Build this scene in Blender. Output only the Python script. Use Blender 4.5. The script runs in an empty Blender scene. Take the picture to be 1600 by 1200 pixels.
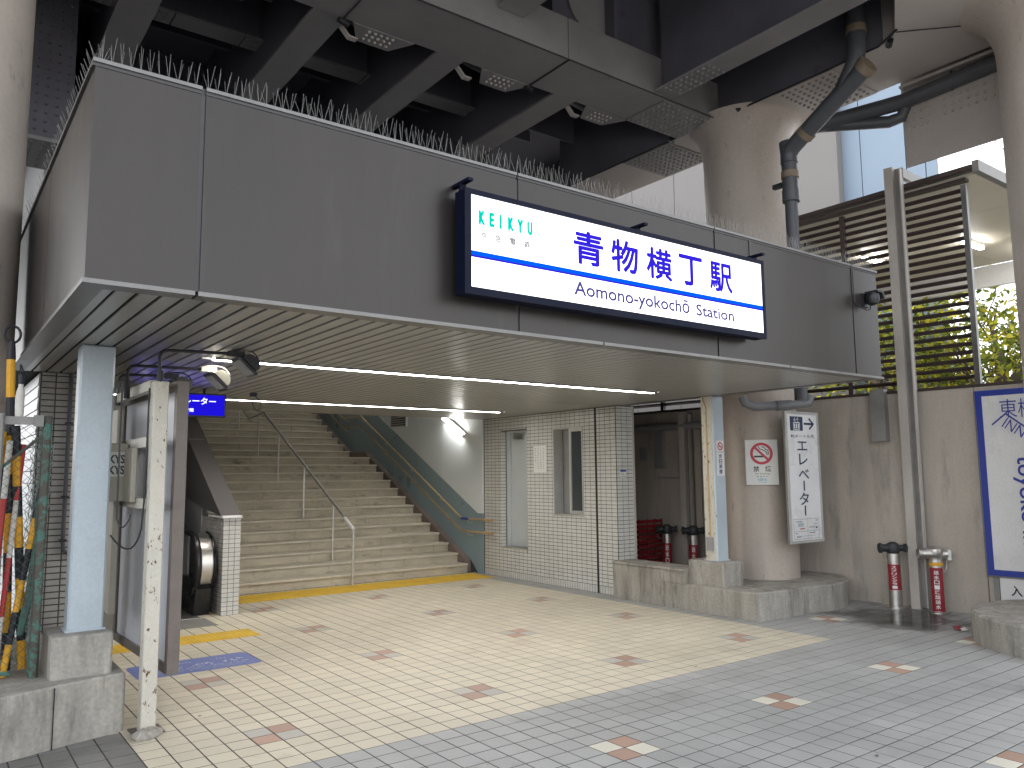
import bpy, math, random
from mathutils import Vector, Matrix
random.seed(7)
R = math.radians
sc = bpy.context.scene
col = sc.collection
V = Vector

# ------------------------------------------------------------------ camera
cam_d = bpy.data.cameras.new('camera')
cam = bpy.data.objects.new('camera', cam_d)
col.objects.link(cam)
YAW, PIT, ROL = R(36.707), R(6.468), R(-0.529)
fw = V((math.sin(YAW)*math.cos(PIT), math.cos(YAW)*math.cos(PIT), math.sin(PIT)))
rt = V((math.cos(YAW), -math.sin(YAW), 0))
up = rt.cross(fw)
r2 = rt*math.cos(ROL) + up*math.sin(ROL)
u2 = -rt*math.sin(ROL) + up*math.cos(ROL)
m = Matrix((r2, u2, -fw)).transposed().to_4x4()
m.translation = V((0, 0, 1.566))
cam.matrix_world = m
cam_d.sensor_width = 36.0
cam_d.lens = 1233.5/1600*36
cam_d.clip_start = 0.05
cam_d.clip_end = 2000
sc.camera = cam

# ------------------------------------------------------------------ light
w = bpy.data.worlds.new('World')
sc.world = w
w.use_nodes = True
nt = w.node_tree
sky = nt.nodes.new('ShaderNodeTexSky')
sky.sky_type = 'NISHITA'
sky.sun_disc = False
SUN_EL, SUN_AZ = R(50), R(8)       # azimuth from +Y towards +X
sky.sun_elevation = SUN_EL
sky.sun_rotation = SUN_AZ
sky.air_density = 1.0
sky.dust_density = 3.0
sky.ozone_density = 1.0
bg = nt.nodes['Background']
bg.inputs['Strength'].default_value = 0.15
hsv = nt.nodes.new('ShaderNodeHueSaturation')      # thin high cloud: a whiter sky
hsv.inputs['Saturation'].default_value = 0.2
nt.links.new(sky.outputs[0], hsv.inputs['Color'])
nt.links.new(hsv.outputs[0], bg.inputs['Color'])
sl = bpy.data.lights.new('sun', 'SUN')
sl.energy = 1.5
sl.angle = R(12)
sl.color = (1.0, 0.95, 0.88)
so = bpy.data.objects.new('sun', sl)
col.objects.link(so)
sd = V((math.sin(SUN_AZ)*math.cos(SUN_EL), math.cos(SUN_AZ)*math.cos(SUN_EL), math.sin(SUN_EL)))
so.rotation_euler = sd.to_track_quat('Z', 'Y').to_euler()
so.location = sd*60
sc.view_settings.view_transform = 'Standard'
sc.view_settings.look = 'None'
sc.view_settings.gamma = 1.0
sc.view_settings.use_curve_mapping = False
sc.view_settings.exposure = 2.2
sc.render.engine = 'CYCLES'
sc.cycles.use_denoising = True
sc.cycles.max_bounces = 8
sc.cycles.diffuse_bounces = 5
sc.cycles.glossy_bounces = 4
sc.cycles.transparent_max_bounces = 8
sc.cycles.caustics_reflective = False
sc.cycles.caustics_refractive = False
sc.cycles.sample_clamp_indirect = 6.0

# ------------------------------------------------------------------ materials
def mat(name, c, var=0.12, ns=2.5, stretch=(1, 1, 1), rough=0.6, rvar=0.08, metal=0.0, bump=0.08, bs=60.0,
        spot=None, cell=None, spec=0.5, coat=0.0, fine=0.05):
    """procedural paint / stone: large soft patches + fine grain + optional spots (colour, threshold, scale) or per-tile tone"""
    mt = bpy.data.materials.new(name)
    mt.use_nodes = True
    t = mt.node_tree
    N, L = t.nodes, t.links
    b = N['Principled BSDF']
    geo = N.new('ShaderNodeNewGeometry')
    mp = N.new('ShaderNodeVectorMath'); mp.operation = 'MULTIPLY'
    mp.inputs[1].default_value = stretch
    L.new(geo.outputs['Position'], mp.inputs[0])
    n1 = N.new('ShaderNodeTexNoise'); n1.inputs['Scale'].default_value = ns; n1.inputs['Detail'].default_value = 6
    n1.inputs['Roughness'].default_value = 0.65
    L.new(mp.outputs[0], n1.inputs['Vector'])
    n2 = N.new('ShaderNodeTexNoise'); n2.inputs['Scale'].default_value = bs; n2.inputs['Detail'].default_value = 3
    L.new(geo.outputs['Position'], n2.inputs['Vector'])
    r1 = N.new('ShaderNodeMapRange'); r1.inputs[1].default_value = 0.3; r1.inputs[2].default_value = 0.7
    r1.inputs[3].default_value = 1-var; r1.inputs[4].default_value = 1+var
    L.new(n1.outputs[0], r1.inputs[0])
    r2_ = N.new('ShaderNodeMapRange'); r2_.inputs[1].default_value = 0.3; r2_.inputs[2].default_value = 0.7
    r2_.inputs[3].default_value = 1-fine; r2_.inputs[4].default_value = 1+fine
    L.new(n2.outputs[0], r2_.inputs[0])
    mu = N.new('ShaderNodeMath'); mu.operation = 'MULTIPLY'
    L.new(r1.outputs[0], mu.inputs[0]); L.new(r2_.outputs[0], mu.inputs[1])
    last = mu
    if cell:
        dv = N.new('ShaderNodeVectorMath'); dv.operation = 'DIVIDE'; dv.inputs[1].default_value = cell[0]
        ad = N.new('ShaderNodeVectorMath'); ad.operation = 'ADD'; ad.inputs[1].default_value = cell[1]
        fl = N.new('ShaderNodeVectorMath'); fl.operation = 'FLOOR'
        wn = N.new('ShaderNodeTexWhiteNoise')
        L.new(geo.outputs['Position'], ad.inputs[0]); L.new(ad.outputs[0], dv.inputs[0]); L.new(dv.outputs[0], fl.inputs[0]); L.new(fl.outputs[0], wn.inputs['Vector'])
        r3 = N.new('ShaderNodeMapRange'); r3.inputs[3].default_value = 1-cell[2]; r3.inputs[4].default_value = 1+cell[2]
        L.new(wn.outputs['Value'], r3.inputs[0])
        m2 = N.new('ShaderNodeMath'); m2.operation = 'MULTIPLY'
        L.new(last.outputs[0], m2.inputs[0]); L.new(r3.outputs[0], m2.inputs[1])
        last = m2
    sca = N.new('ShaderNodeVectorMath'); sca.operation = 'SCALE'
    sca.inputs[0].default_value = c[:3]
    L.new(last.outputs[0], sca.inputs['Scale'])
    out = sca.outputs[0]
    if spot:
        for (scol, thr, ssc, soft) in (spot if isinstance(spot, list) else [spot]):
            n3 = N.new('ShaderNodeTexNoise'); n3.inputs['Scale'].default_value = ssc; n3.inputs['Detail'].default_value = 8
            n3.inputs['Roughness'].default_value = 0.7
            L.new(mp.outputs[0], n3.inputs['Vector'])
            mr = N.new('ShaderNodeMapRange'); mr.inputs[1].default_value = thr; mr.inputs[2].default_value = thr+soft
            L.new(n3.outputs[0], mr.inputs[0])
            mx = N.new('ShaderNodeMix'); mx.data_type = 'RGBA'
            L.new(mr.outputs[0], mx.inputs[0]); L.new(out, mx.inputs[6]); mx.inputs[7].default_value = (*scol, 1)
            out = mx.outputs[2]
    L.new(out, b.inputs['Base Color'])
    rr = N.new('ShaderNodeMapRange'); rr.inputs[1].default_value = 0.3; rr.inputs[2].default_value = 0.7
    rr.inputs[3].default_value = max(0.02, rough-rvar); rr.inputs[4].default_value = min(1, rough+rvar)
    L.new(n1.outputs[0], rr.inputs[0]); L.new(rr.outputs[0], b.inputs['Roughness'])
    b.inputs['Metallic'].default_value = metal
    b.inputs['Specular IOR Level'].default_value = spec
    b.inputs['Coat Weight'].default_value = coat
    if bump:
        bp = N.new('ShaderNodeBump'); bp.inputs['Strength'].default_value = bump; bp.inputs['Distance'].default_value = 0.004
        L.new(n2.outputs[0], bp.inputs['Height']); L.new(bp.outputs[0], b.inputs['Normal'])
    return mt

def emit(name, c, s):
    mt = bpy.data.materials.new(name); mt.use_nodes = True
    t = mt.node_tree; t.nodes.clear()
    e = t.nodes.new('ShaderNodeEmission'); e.inputs[0].default_value = (*c, 1); e.inputs[1].default_value = s
    o = t.nodes.new('ShaderNodeOutputMaterial'); t.links.new(e.outputs[0], o.inputs[0])
    return mt

T = 0.15
cellf = ((T, T, 50.0), (-3.33+100*T, -3.42+100*T, 0), 0.06)
M = dict(
    grout=mat('grout', (0.060, 0.052, 0.042), 0.25, 1.5, rough=0.9),
    tile_cream=mat('tile_cream', (0.60, 0.545, 0.43), 0.09, 1.2, rough=0.5, rvar=0.12, bump=0.05, cell=cellf, fine=0.03, spot=[((0.38, 0.32, 0.23), 0.58, 1.6, 0.25), ((0.24, 0.20, 0.14), 0.675, 21, 0.03)]),
    tile_grey=mat('tile_grey', (0.37, 0.37, 0.36), 0.14, 1.2, rough=0.5, rvar=0.12, bump=0.05, cell=cellf, fine=0.04, spot=[((0.2, 0.195, 0.18), 0.58, 1.3, 0.2), ((0.15, 0.14, 0.13), 0.665, 21, 0.03)]),
    tile_salmon=mat('tile_salmon', (0.40, 0.26, 0.195), 0.12, 1.5, rough=0.5, cell=cellf, bump=0.05),
    tile_pale=mat('tile_pale', (0.44, 0.42, 0.38), 0.08, 1.5, rough=0.5, cell=cellf, bump=0.05),
    tile_white=mat('tile_white', (0.66, 0.63, 0.53), 0.08, 1.5, rough=0.5, cell=cellf, bump=0.05),
    tile_dirty=mat('tile_dirty', (0.20, 0.195, 0.185), 0.25, 3, rough=0.6, cell=cellf),
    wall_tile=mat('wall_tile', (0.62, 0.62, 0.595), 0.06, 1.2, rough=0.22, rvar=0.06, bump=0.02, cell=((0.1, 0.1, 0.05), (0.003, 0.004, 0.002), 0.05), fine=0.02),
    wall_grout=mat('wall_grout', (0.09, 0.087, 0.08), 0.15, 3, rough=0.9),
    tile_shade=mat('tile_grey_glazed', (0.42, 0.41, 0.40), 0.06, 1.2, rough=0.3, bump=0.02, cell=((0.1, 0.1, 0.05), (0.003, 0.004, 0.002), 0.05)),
    fascia=mat('fascia_panel', (0.046, 0.041, 0.038), 0.14, 1.3, stretch=(1.6, 1.6, 0.22), rough=0.34, rvar=0.06, metal=0.45, bump=0.03, bs=220, fine=0.06, spot=((0.062, 0.056, 0.051), 0.58, 4, 0.25)),
    fascia_joint=mat('fascia_joint', (0.055, 0.053, 0.055), 0.1, 3, rough=0.5),
    alu=mat('aluminium_trim', (0.19, 0.185, 0.18), 0.2, 5, rough=0.4, metal=0.5, bump=0.03),
    soffit=mat('soffit_slat', (0.34, 0.335, 0.32), 0.06, 0.8, rough=0.3, rvar=0.02, metal=0.25, bump=0.0, fine=0.02),
    soffit_gap=mat('soffit_gap', (0.02, 0.02, 0.02), 0.1, 2, rough=0.9),
    black=mat('black_metal', (0.016, 0.017, 0.022), 0.2, 6, rough=0.4, bump=0.03),
    navy=mat('navy_frame', (0.004, 0.006, 0.020), 0.1, 4, rough=0.55, spec=0.15, bump=0.02),
    blue_steel=mat('pale_blue_paint', (0.45, 0.515, 0.56), 0.08, 2.0, rough=0.42, bump=0.05, spot=[((0.16, 0.10, 0.07), 0.675, 22, 0.02), ((0.33, 0.38, 0.41), 0.6, 4, 0.2)]),
    cream_paint=mat('cream_paint_rusty', (0.60, 0.57, 0.49), 0.08, 3, stretch=(1, 1, 0.6), rough=0.5, bump=0.12, spot=[((0.13, 0.055, 0.03), 0.60, 26, 0.02), ((0.40, 0.33, 0.24), 0.58, 5, 0.15)]),
    beige_steel=mat('beige_paint', (0.45, 0.42, 0.34), 0.08, 2, rough=0.5, spot=((0.25, 0.2, 0.14), 0.66, 9, 0.1)),
    board_white=mat('board_white', (0.72, 0.74, 0.80), 0.07, 1.6, stretch=(1, 1, 0.5), rough=0.35, spot=((0.40, 0.40, 0.42), 0.62, 3, 0.2)),
    board_brown=mat('bronze_frame', (0.16, 0.135, 0.12), 0.15, 6, rough=0.45, metal=0.2),
    conc=mat('concrete', (0.33, 0.31, 0.275), 0.30, 2.2, stretch=(3, 3, 0.55), rough=0.85, bump=0.35, bs=45, fine=0.12, spot=[((0.12, 0.112, 0.10), 0.53, 2.6, 0.22), ((0.50, 0.48, 0.44), 0.60, 4.2, 0.12)]),
    conc_wall=mat('concrete_wall', (0.46, 0.41, 0.355), 0.16, 1.1, stretch=(2.5, 2.5, 0.45), rough=0.8, bump=0.15, bs=55, fine=0.07, spot=[((0.20, 0.185, 0.17), 0.55, 1.7, 0.25), ((0.56, 0.53, 0.49), 0.62, 2.4, 0.12)]),
    pillar=mat('pillar_paint', (0.47, 0.41, 0.36), 0.10, 1.4, stretch=(1.6, 1.6, 0.6), rough=0.6, bump=0.12, bs=30, spot=[((0.25, 0.22, 0.20), 0.60, 5.5, 0.12)]),
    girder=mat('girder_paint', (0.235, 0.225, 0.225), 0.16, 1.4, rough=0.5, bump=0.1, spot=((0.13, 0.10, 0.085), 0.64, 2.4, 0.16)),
    girder_dark=mat('girder_shade_paint', (0.105, 0.102, 0.125), 0.25, 1.0, rough=0.55, bump=0.1, spot=((0.06, 0.055, 0.055), 0.6, 2.5, 0.2)),  # darker girder tone: shade on deck and webs put into the colour
    pierhead=mat('pier_head_paint', (0.46, 0.42, 0.39), 0.08, 1.0, rough=0.55, bump=0.08, spot=((0.26, 0.23, 0.21), 0.67, 3.0, 0.12)),
    net=mat('bird_net_wire', (0.20, 0.19, 0.18), 0.1, 4, rough=0.6),
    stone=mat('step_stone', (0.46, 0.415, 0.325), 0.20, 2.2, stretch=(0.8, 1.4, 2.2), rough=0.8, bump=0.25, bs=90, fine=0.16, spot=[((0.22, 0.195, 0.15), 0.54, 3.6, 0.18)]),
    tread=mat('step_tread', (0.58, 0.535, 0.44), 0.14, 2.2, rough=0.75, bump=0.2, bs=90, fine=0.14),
    brown_stone=mat('brown_skirting', (0.20, 0.155, 0.135), 0.2, 4, rough=0.6, bump=0.1, bs=120, fine=0.15),
    blue_panel=mat('blue_panel', (0.25, 0.345, 0.39), 0.06, 1.2, rough=0.33, bump=0.02),
    white_panel=mat('white_panel', (0.74, 0.79, 0.81), 0.05, 1.0, rough=0.22, bump=0.015),
    steel=mat('stainless', (0.62, 0.60, 0.57), 0.12, 8, stretch=(1, 1, 3), rough=0.36, metal=1.0, bump=0.02),
    wood=mat('handrail_wood', (0.47, 0.34, 0.18), 0.15, 6, rough=0.4),
    yellow=mat('tactile_yellow', (0.66, 0.42, 0.035), 0.14, 5, rough=0.6, bump=0.15, spot=((0.40, 0.28, 0.07), 0.62, 6, 0.15)),
    sticker=mat('floor_sticker_blue', (0.16, 0.20, 0.45), 0.12, 5, rough=0.45, spot=((0.36, 0.38, 0.5), 0.66, 9, 0.08)),
    white_ink=mat('white_ink', (0.75, 0.76, 0.76), 0.05, 4, rough=0.5),
    dark_ink=mat('dark_ink', (0.02, 0.02, 0.025), 0.05, 4, rough=0.5),
    navy_ink=mat('navy_ink', (0.03, 0.05, 0.10), 0.05, 4, rough=0.5),
    teal_ink=mat('teal_ink', (0.05, 0.32, 0.45), 0.05, 4, rough=0.5),
    blue_ink=mat('blue_ink', (0.02, 0.045, 0.33), 0.05, 4, rough=0.4),
    red_ink=mat('red_ink', (0.50, 0.03, 0.06), 0.1, 6, rough=0.45),
    label_red=mat('label_red', (0.27, 0.02, 0.03), 0.25, 14, rough=0.45, spot=((0.16, 0.03, 0.03), 0.6, 18, 0.1)),
    red=mat('red_paint', (0.22, 0.013, 0.018), 0.1, 5, rough=0.4),
    paper=mat('paper', (0.72, 0.72, 0.70), 0.05, 3, rough=0.5),
    sign_white=mat('sign_white', (0.80, 0.80, 0.80), 0.05, 2, rough=0.3, spot=((0.5, 0.5, 0.48), 0.66, 5, 0.12)),
    pvc=mat('grey_pvc', (0.075, 0.08, 0.09), 0.12, 4, rough=0.4, bump=0.03),
    pvc_light=mat('light_grey_pvc', (0.30, 0.30, 0.31), 0.12, 3, rough=0.4),
    pvc_mid=mat('mid_grey_pvc', (0.17, 0.175, 0.185), 0.15, 3, rough=0.4),
    tape=mat('brown_tape', (0.22, 0.17, 0.12), 0.15, 9, rough=0.6),
    iron=mat('dark_iron', (0.035, 0.04, 0.045), 0.3, 12, rough=0.5, metal=0.3, bump=0.2, bs=120),
    alu_light=mat('pale_aluminium', (0.55, 0.55, 0.53), 0.08, 4, rough=0.4, metal=0.3),
    louver=mat('louvre_brown', (0.055, 0.038, 0.035), 0.15, 3, rough=0.45),
    zinc=mat('galvanised', (0.26, 0.255, 0.245), 0.2, 4, rough=0.5, metal=0.3),
    strut=mat('weathered_steel_post', (0.46, 0.425, 0.39), 0.15, 3, stretch=(1, 1, 0.5), rough=0.6, bump=0.1, spot=((0.19, 0.16, 0.14), 0.64, 6, 0.12)),
    ceil=mat('shelter_ceiling', (0.66, 0.61, 0.50), 0.06, 0.8, rough=0.5),
    green=mat('green_paint', (0.06, 0.15, 0.12), 0.35, 6, rough=0.6, bump=0.2, spot=((0.07, 0.06, 0.048), 0.46, 11, 0.06)),
    wire=mat('fence_wire', (0.09, 0.13, 0.115), 0.2, 8, rough=0.5, metal=0.4),
    pyellow=mat('pole_yellow', (0.70, 0.36, 0.02), 0.12, 9, rough=0.5),
    pblack=mat('pole_black', (0.010, 0.010, 0.016), 0.2, 9, rough=0.5),
    pred=mat('pole_red', (0.45, 0.03, 0.03), 0.15, 9, rough=0.5),
    pwhite=mat('pole_white', (0.62, 0.60, 0.55), 0.1, 9, rough=0.5),
    netting=mat('netting', (0.40, 0.45, 0.44), 0.3, 9, rough=0.7),
    siding=mat('white_siding', (0.78, 0.79, 0.80), 0.04, 1.2, rough=0.5),
    glass=mat('dim_glass', (0.06, 0.07, 0.075), 0.1, 2, rough=0.06, rvar=0.02, bump=0),
    grey_panel=mat('grey_cladding', (0.16, 0.15, 0.15), 0.05, 1.5, rough=0.32, metal=0.4, bump=0.02),
    hammered=mat('hammered_panel', (0.34, 0.345, 0.35), 0.1, 3, rough=0.35, metal=0.2, bump=0.5, bs=35),
    rubber=mat('black_rubber', (0.012, 0.012, 0.014), 0.1, 5, rough=0.3, bump=0.02),
    door=mat('door_paint', (0.55, 0.60, 0.62), 0.05, 2, rough=0.4),
    pave=mat('pavement_grey', (0.40, 0.39, 0.37), 0.15, 1.0, rough=0.85, bump=0.2),
    asphalt=mat('asphalt', (0.06, 0.06, 0.062), 0.2, 0.5, rough=0.9, bump=0.3, bs=120),
    bld_beige=mat('facade_beige', (0.235, 0.22, 0.21), 0.06, 0.3, rough=0.7),
    bld_blue=mat('facade_pale_blue', (0.27, 0.345, 0.43), 0.05, 0.3, rough=0.6),
    bark=mat('bark', (0.12, 0.09, 0.065), 0.3, 6, stretch=(1, 1, 0.3), rough=0.9, bump=0.5, bs=30),
    lamp_white=mat('lamp_housing_white', (0.40, 0.39, 0.32), 0.12, 5, rough=0.4),
    lens=mat('lamp_lens', (0.27, 0.27, 0.27), 0.1, 9, rough=0.15),
    pinkpaper=mat('scrap_paper', (0.55, 0.25, 0.28), 0.4, 20, rough=0.7),
    led=emit('led_tube', (1.0, 0.95, 0.88), 11.0),
    tube=emit('wall_tube', (1.0, 0.97, 0.92), 15.0),
    sign_face=emit('backlit_white', (0.95, 0.97, 1.0), 0.62),
    sign_blue=emit('backlit_blue', (0.03, 0.015, 0.55), 0.3),
    sign_stripe=emit('backlit_stripe', (0.0, 0.10, 0.75), 0.28),
    sign_navy=emit('backlit_navy', (0.09, 0.08, 0.30), 0.22),
    sign_green=emit('backlit_green', (0.0, 0.50, 0.40), 0.33),
    sign_grey=emit('backlit_grey', (0.30, 0.30, 0.32), 0.17),
    lcd=emit('display_blue', (0.012, 0.006, 0.62), 0.25),
    lcd_white=emit('display_white', (0.9, 0.92, 1.0), 0.35),
)
def leaf_mat():
    mt = bpy.data.materials.new('leaf'); mt.use_nodes = True
    t = mt.node_tree; b = t.nodes['Principled BSDF']
    g = t.nodes.new('ShaderNodeNewGeometry')
    cr = t.nodes.new('ShaderNodeValToRGB')
    cr.color_ramp.elements[0].color = (0.05, 0.09, 0.014, 1); cr.color_ramp.elements[1].color = (0.55, 0.46, 0.03, 1)
    e = cr.color_ramp.elements.new(0.55); e.color = (0.22, 0.26, 0.03, 1)
    t.links.new(g.outputs['Random Per Island'], cr.inputs[0])
    t.links.new(cr.outputs[0], b.inputs['Base Color'])
    b.inputs['Roughness'].default_value = 0.5
    tr = t.nodes.new('ShaderNodeBsdfTranslucent'); t.links.new(cr.outputs[0], tr.inputs[0])
    mx = t.nodes.new('ShaderNodeMixShader'); mx.inputs[0].default_value = 0.5
    o = t.nodes['Material Output']
    t.links.new(b.outputs[0], mx.inputs[1]); t.links.new(tr.outputs[0], mx.inputs[2]); t.links.new(mx.outputs[0], o.inputs[0])
    return mt
M['leaf'] = leaf_mat()
def puddle_mat():
    mt = bpy.data.materials.new('puddle_water'); mt.use_nodes = True
    t = mt.node_tree; b = t.nodes['Principled BSDF']
    b.inputs['Base Color'].default_value = (0.03, 0.028, 0.025, 1)
    b.inputs['Roughness'].default_value = 0.04
    b.inputs['IOR'].default_value = 1.33
    g = t.nodes.new('ShaderNodeNewGeometry')
    n = t.nodes.new('ShaderNodeTexNoise'); n.inputs['Scale'].default_value = 2.6; n.inputs['Detail'].default_value = 7
    t.links.new(g.outputs['Position'], n.inputs['Vector'])
    ds = t.nodes.new('ShaderNodeVectorMath'); ds.operation = 'DISTANCE'; ds.inputs[1].default_value = (8.45, 4.5, 0)
    t.links.new(g.outputs['Position'], ds.inputs[0])
    a1 = t.nodes.new('ShaderNodeMath'); a1.operation = 'MULTIPLY_ADD'; a1.inputs[1].default_value = 1.6
    t.links.new(n.outputs[0], a1.inputs[0]); t.links.new(ds.outputs['Value'], a1.inputs[2])
    r = t.nodes.new('ShaderNodeMapRange'); r.interpolation_type = 'SMOOTHSTEP'
    r.inputs[1].default_value = 1.05; r.inputs[2].default_value = 1.65; r.inputs[3].default_value = 0.62; r.inputs[4].default_value = 0.0
    t.links.new(a1.outputs[0], r.inputs[0]); t.links.new(r.outputs[0], b.inputs['Alpha'])
    return mt
M['water'] = puddle_mat()

# ------------------------------------------------------------------ mesh helpers
ORG = {}
class MB:
    def __init__(s): s.v, s.f = [], []
    def add(s, vs, fs):
        n = len(s.v); s.v += [V(p) for p in vs]; s.f += [tuple(i+n for i in f) for f in fs]; return s
    def box(s, x0, x1, y0, y1, z0, z1, skip=''):
        vs = [(x0,y0,z0),(x1,y0,z0),(x1,y1,z0),(x0,y1,z0),(x0,y0,z1),(x1,y0,z1),(x1,y1,z1),(x0,y1,z1)]
        return s.add(vs, [(3,2,1,0),(4,5,6,7),(0,1,5,4),(1,2,6,5),(2,3,7,6),(3,0,4,7)])
    def obox(s, c, u, v, n, a, b, d):       # centre, axes, half sizes
        c, u, v, n = V(c), V(u)*a, V(v)*b, V(n)*d
        vs = [c-u-v-n, c+u-v-n, c+u+v-n, c-u+v-n, c-u-v+n, c+u-v+n, c+u+v+n, c-u+v+n]
        return s.add(vs, [(3,2,1,0),(4,5,6,7),(0,1,5,4),(1,2,6,5),(2,3,7,6),(3,0,4,7)])
    def bbox(s, x0, x1, y0, y1, z0, z1, b=0.01):   # box with chamfered vertical and top edges
        pts = [(x0+b,y0),(x1-b,y0),(x1,y0+b),(x1,y1-b),(x1-b,y1),(x0+b,y1),(x0,y1-b),(x0,y0+b)]
        inn = [(min(max(x, x0+b), x1-b), min(max(y, y0+b), y1-b)) for x, y in pts]
        vs = [(x,y,z0) for x,y in pts]+[(x,y,z1-b) for x,y in pts]+[((x+a)/2,(y+c)/2,z1-b*0.3) for (x,y),(a,c) in zip(pts,inn)]+[(a,c,z1) for a,c in inn]
        fs = []
        for k in range(3):
            for i in range(8):
                j = (i+1) % 8; fs.append((k*8+i, k*8+j, k*8+8+j, k*8+8+i))
        fs.append(tuple(range(24, 32)))
        return s.add(vs, fs)
    def prism(s, pts, axis, a, c):          # polygon extruded along axis from a to c; pts in the other two axes (cyclic order)
        def P(p, t):
            return {'x': (t, p[0], p[1]), 'y': (p[0], t, p[1]), 'z': (p[0], p[1], t)}[axis]
        n = len(pts)
        vs = [P(p, a) for p in pts]+[P(p, c) for p in pts]
        fs = [tuple(range(n))[::-1], tuple(range(n, 2*n))]+[(i, (i+1) % n, n+(i+1) % n, n+i) for i in range(n)]
        return s.add(vs, fs)
    def tube(s, pts, r, n=8, cap=True):
        pts = [V(p) for p in pts]; rr = r if isinstance(r, (list, tuple)) else [r]*len(pts)
        base = len(s.v); prev = None
        for i, p in enumerate(pts):
            d = ((pts[i]-pts[i-1]).normalized() if i else V()) + ((pts[i+1]-pts[i]).normalized() if i < len(pts)-1 else V())
            d.normalize()
            if prev is None:
                a = d.orthogonal().normalized()
            else:
                a = (prev - d*prev.dot(d)).normalized()
            prev = a; b = d.cross(a)
            for k in range(n):
                t = 2*math.pi*k/n; s.v.append(p+(a*math.cos(t)+b*math.sin(t))*rr[i])
        for i in range(len(pts)-1):
            for k in range(n):
                s.f.append((base+i*n+k, base+i*n+(k+1) % n, base+(i+1)*n+(k+1) % n, base+(i+1)*n+k))
        if cap:
            s.f.append(tuple(base+k for k in range(n))[::-1]); s.f.append(tuple(base+(len(pts)-1)*n+k for k in range(n)))
        return s
    def lathe(s, cx, cy, prof, n=40):
        base = len(s.v)
        for r, z in prof:
            for k in range(n):
                t = 2*math.pi*k/n; s.v.append(V((cx+r*math.cos(t), cy+r*math.sin(t), z)))
        for i in range(len(prof)-1):
            for k in range(n):
                s.f.append((base+i*n+k, base+i*n+(k+1) % n, base+(i+1)*n+(k+1) % n, base+(i+1)*n+k))
        s.f.append(tuple(base+k for k in range(n))[::-1]); s.f.append(tuple(base+(len(prof)-1)*n+k for k in range(n)))
        return s
    def bolts(s, o, u, v, n, nu, nv, du, dv, r=0.016, h=0.012):
        o, u, v, n = V(o), V(u), V(v), V(n)
        for i in range(nu):
            for j in range(nv):
                c = o+u*(i*du)+v*(j*dv); b = len(s.v)
                for k in range(6):
                    t = k*math.pi/3; s.v.append(c+(u*math.cos(t)+v*math.sin(t))*r)
                for k in range(6):
                    t = k*math.pi/3; s.v.append(c+(u*math.cos(t)+v*math.sin(t))*r*0.6+n*h)
                for k in range(6):
                    s.f.append((b+k, b+(k+1) % 6, b+6+(k+1) % 6, b+6+k))
                s.f.append(tuple(b+6+k for k in range(6)))
        return s
    def build(s, name, m_, parent=None, smooth=False, stuff=False, label=None):
        o = ORG.get(parent.name, V()) if parent else V()
        me = bpy.data.meshes.new(name)
        me.from_pydata([tuple(p-o) for p in s.v], [], s.f)
        me.materials.append(M[m_])
        me.validate(); me.update()
        # consistent outward normals
        import bmesh
        bm = bmesh.new(); bm.from_mesh(me); bmesh.ops.recalc_face_normals(bm, faces=bm.faces); bm.to_mesh(me); bm.free()
        if smooth:
            for p in me.polygons: p.use_smooth = True
            try: me.set_sharp_from_angle(angle=R(35))
            except Exception: pass
        ob = bpy.data.objects.new(name, me); col.objects.link(ob)
        if parent: ob.parent = parent; ORG[ob.name] = o
        if stuff: ob['kind'] = 'stuff'
        if label: ob['label'] = label
        return ob

def thing(name, loc, label, cat, group=None):
    o = bpy.data.objects.new(name, None); col.objects.link(o)
    o.empty_display_size = 0.1
    o.location = loc; ORG[o.name] = V(loc)
    o['label'] = label; o['category'] = cat
    if group: o['group'] = group
    return o
def tag(o, label, cat, group=None):
    o['label'] = label; o['category'] = cat
    if group: o['group'] = group
    return o
def struct(o): o['kind'] = 'structure'; return o
def inst(name, me, loc, parent):
    o = bpy.data.objects.new(name, me); col.objects.link(o); o.parent = parent
    o.location = V(loc)-ORG.get(parent.name, V()); return o
def sub(o, parent):       # sub-part: shares the root origin (children of parts are built in root space)
    ORG[o.name] = ORG.get(parent.name, V()); return o
EX, EY, EZ = V((1,0,0)), V((0,1,0)), V((0,0,1))

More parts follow.
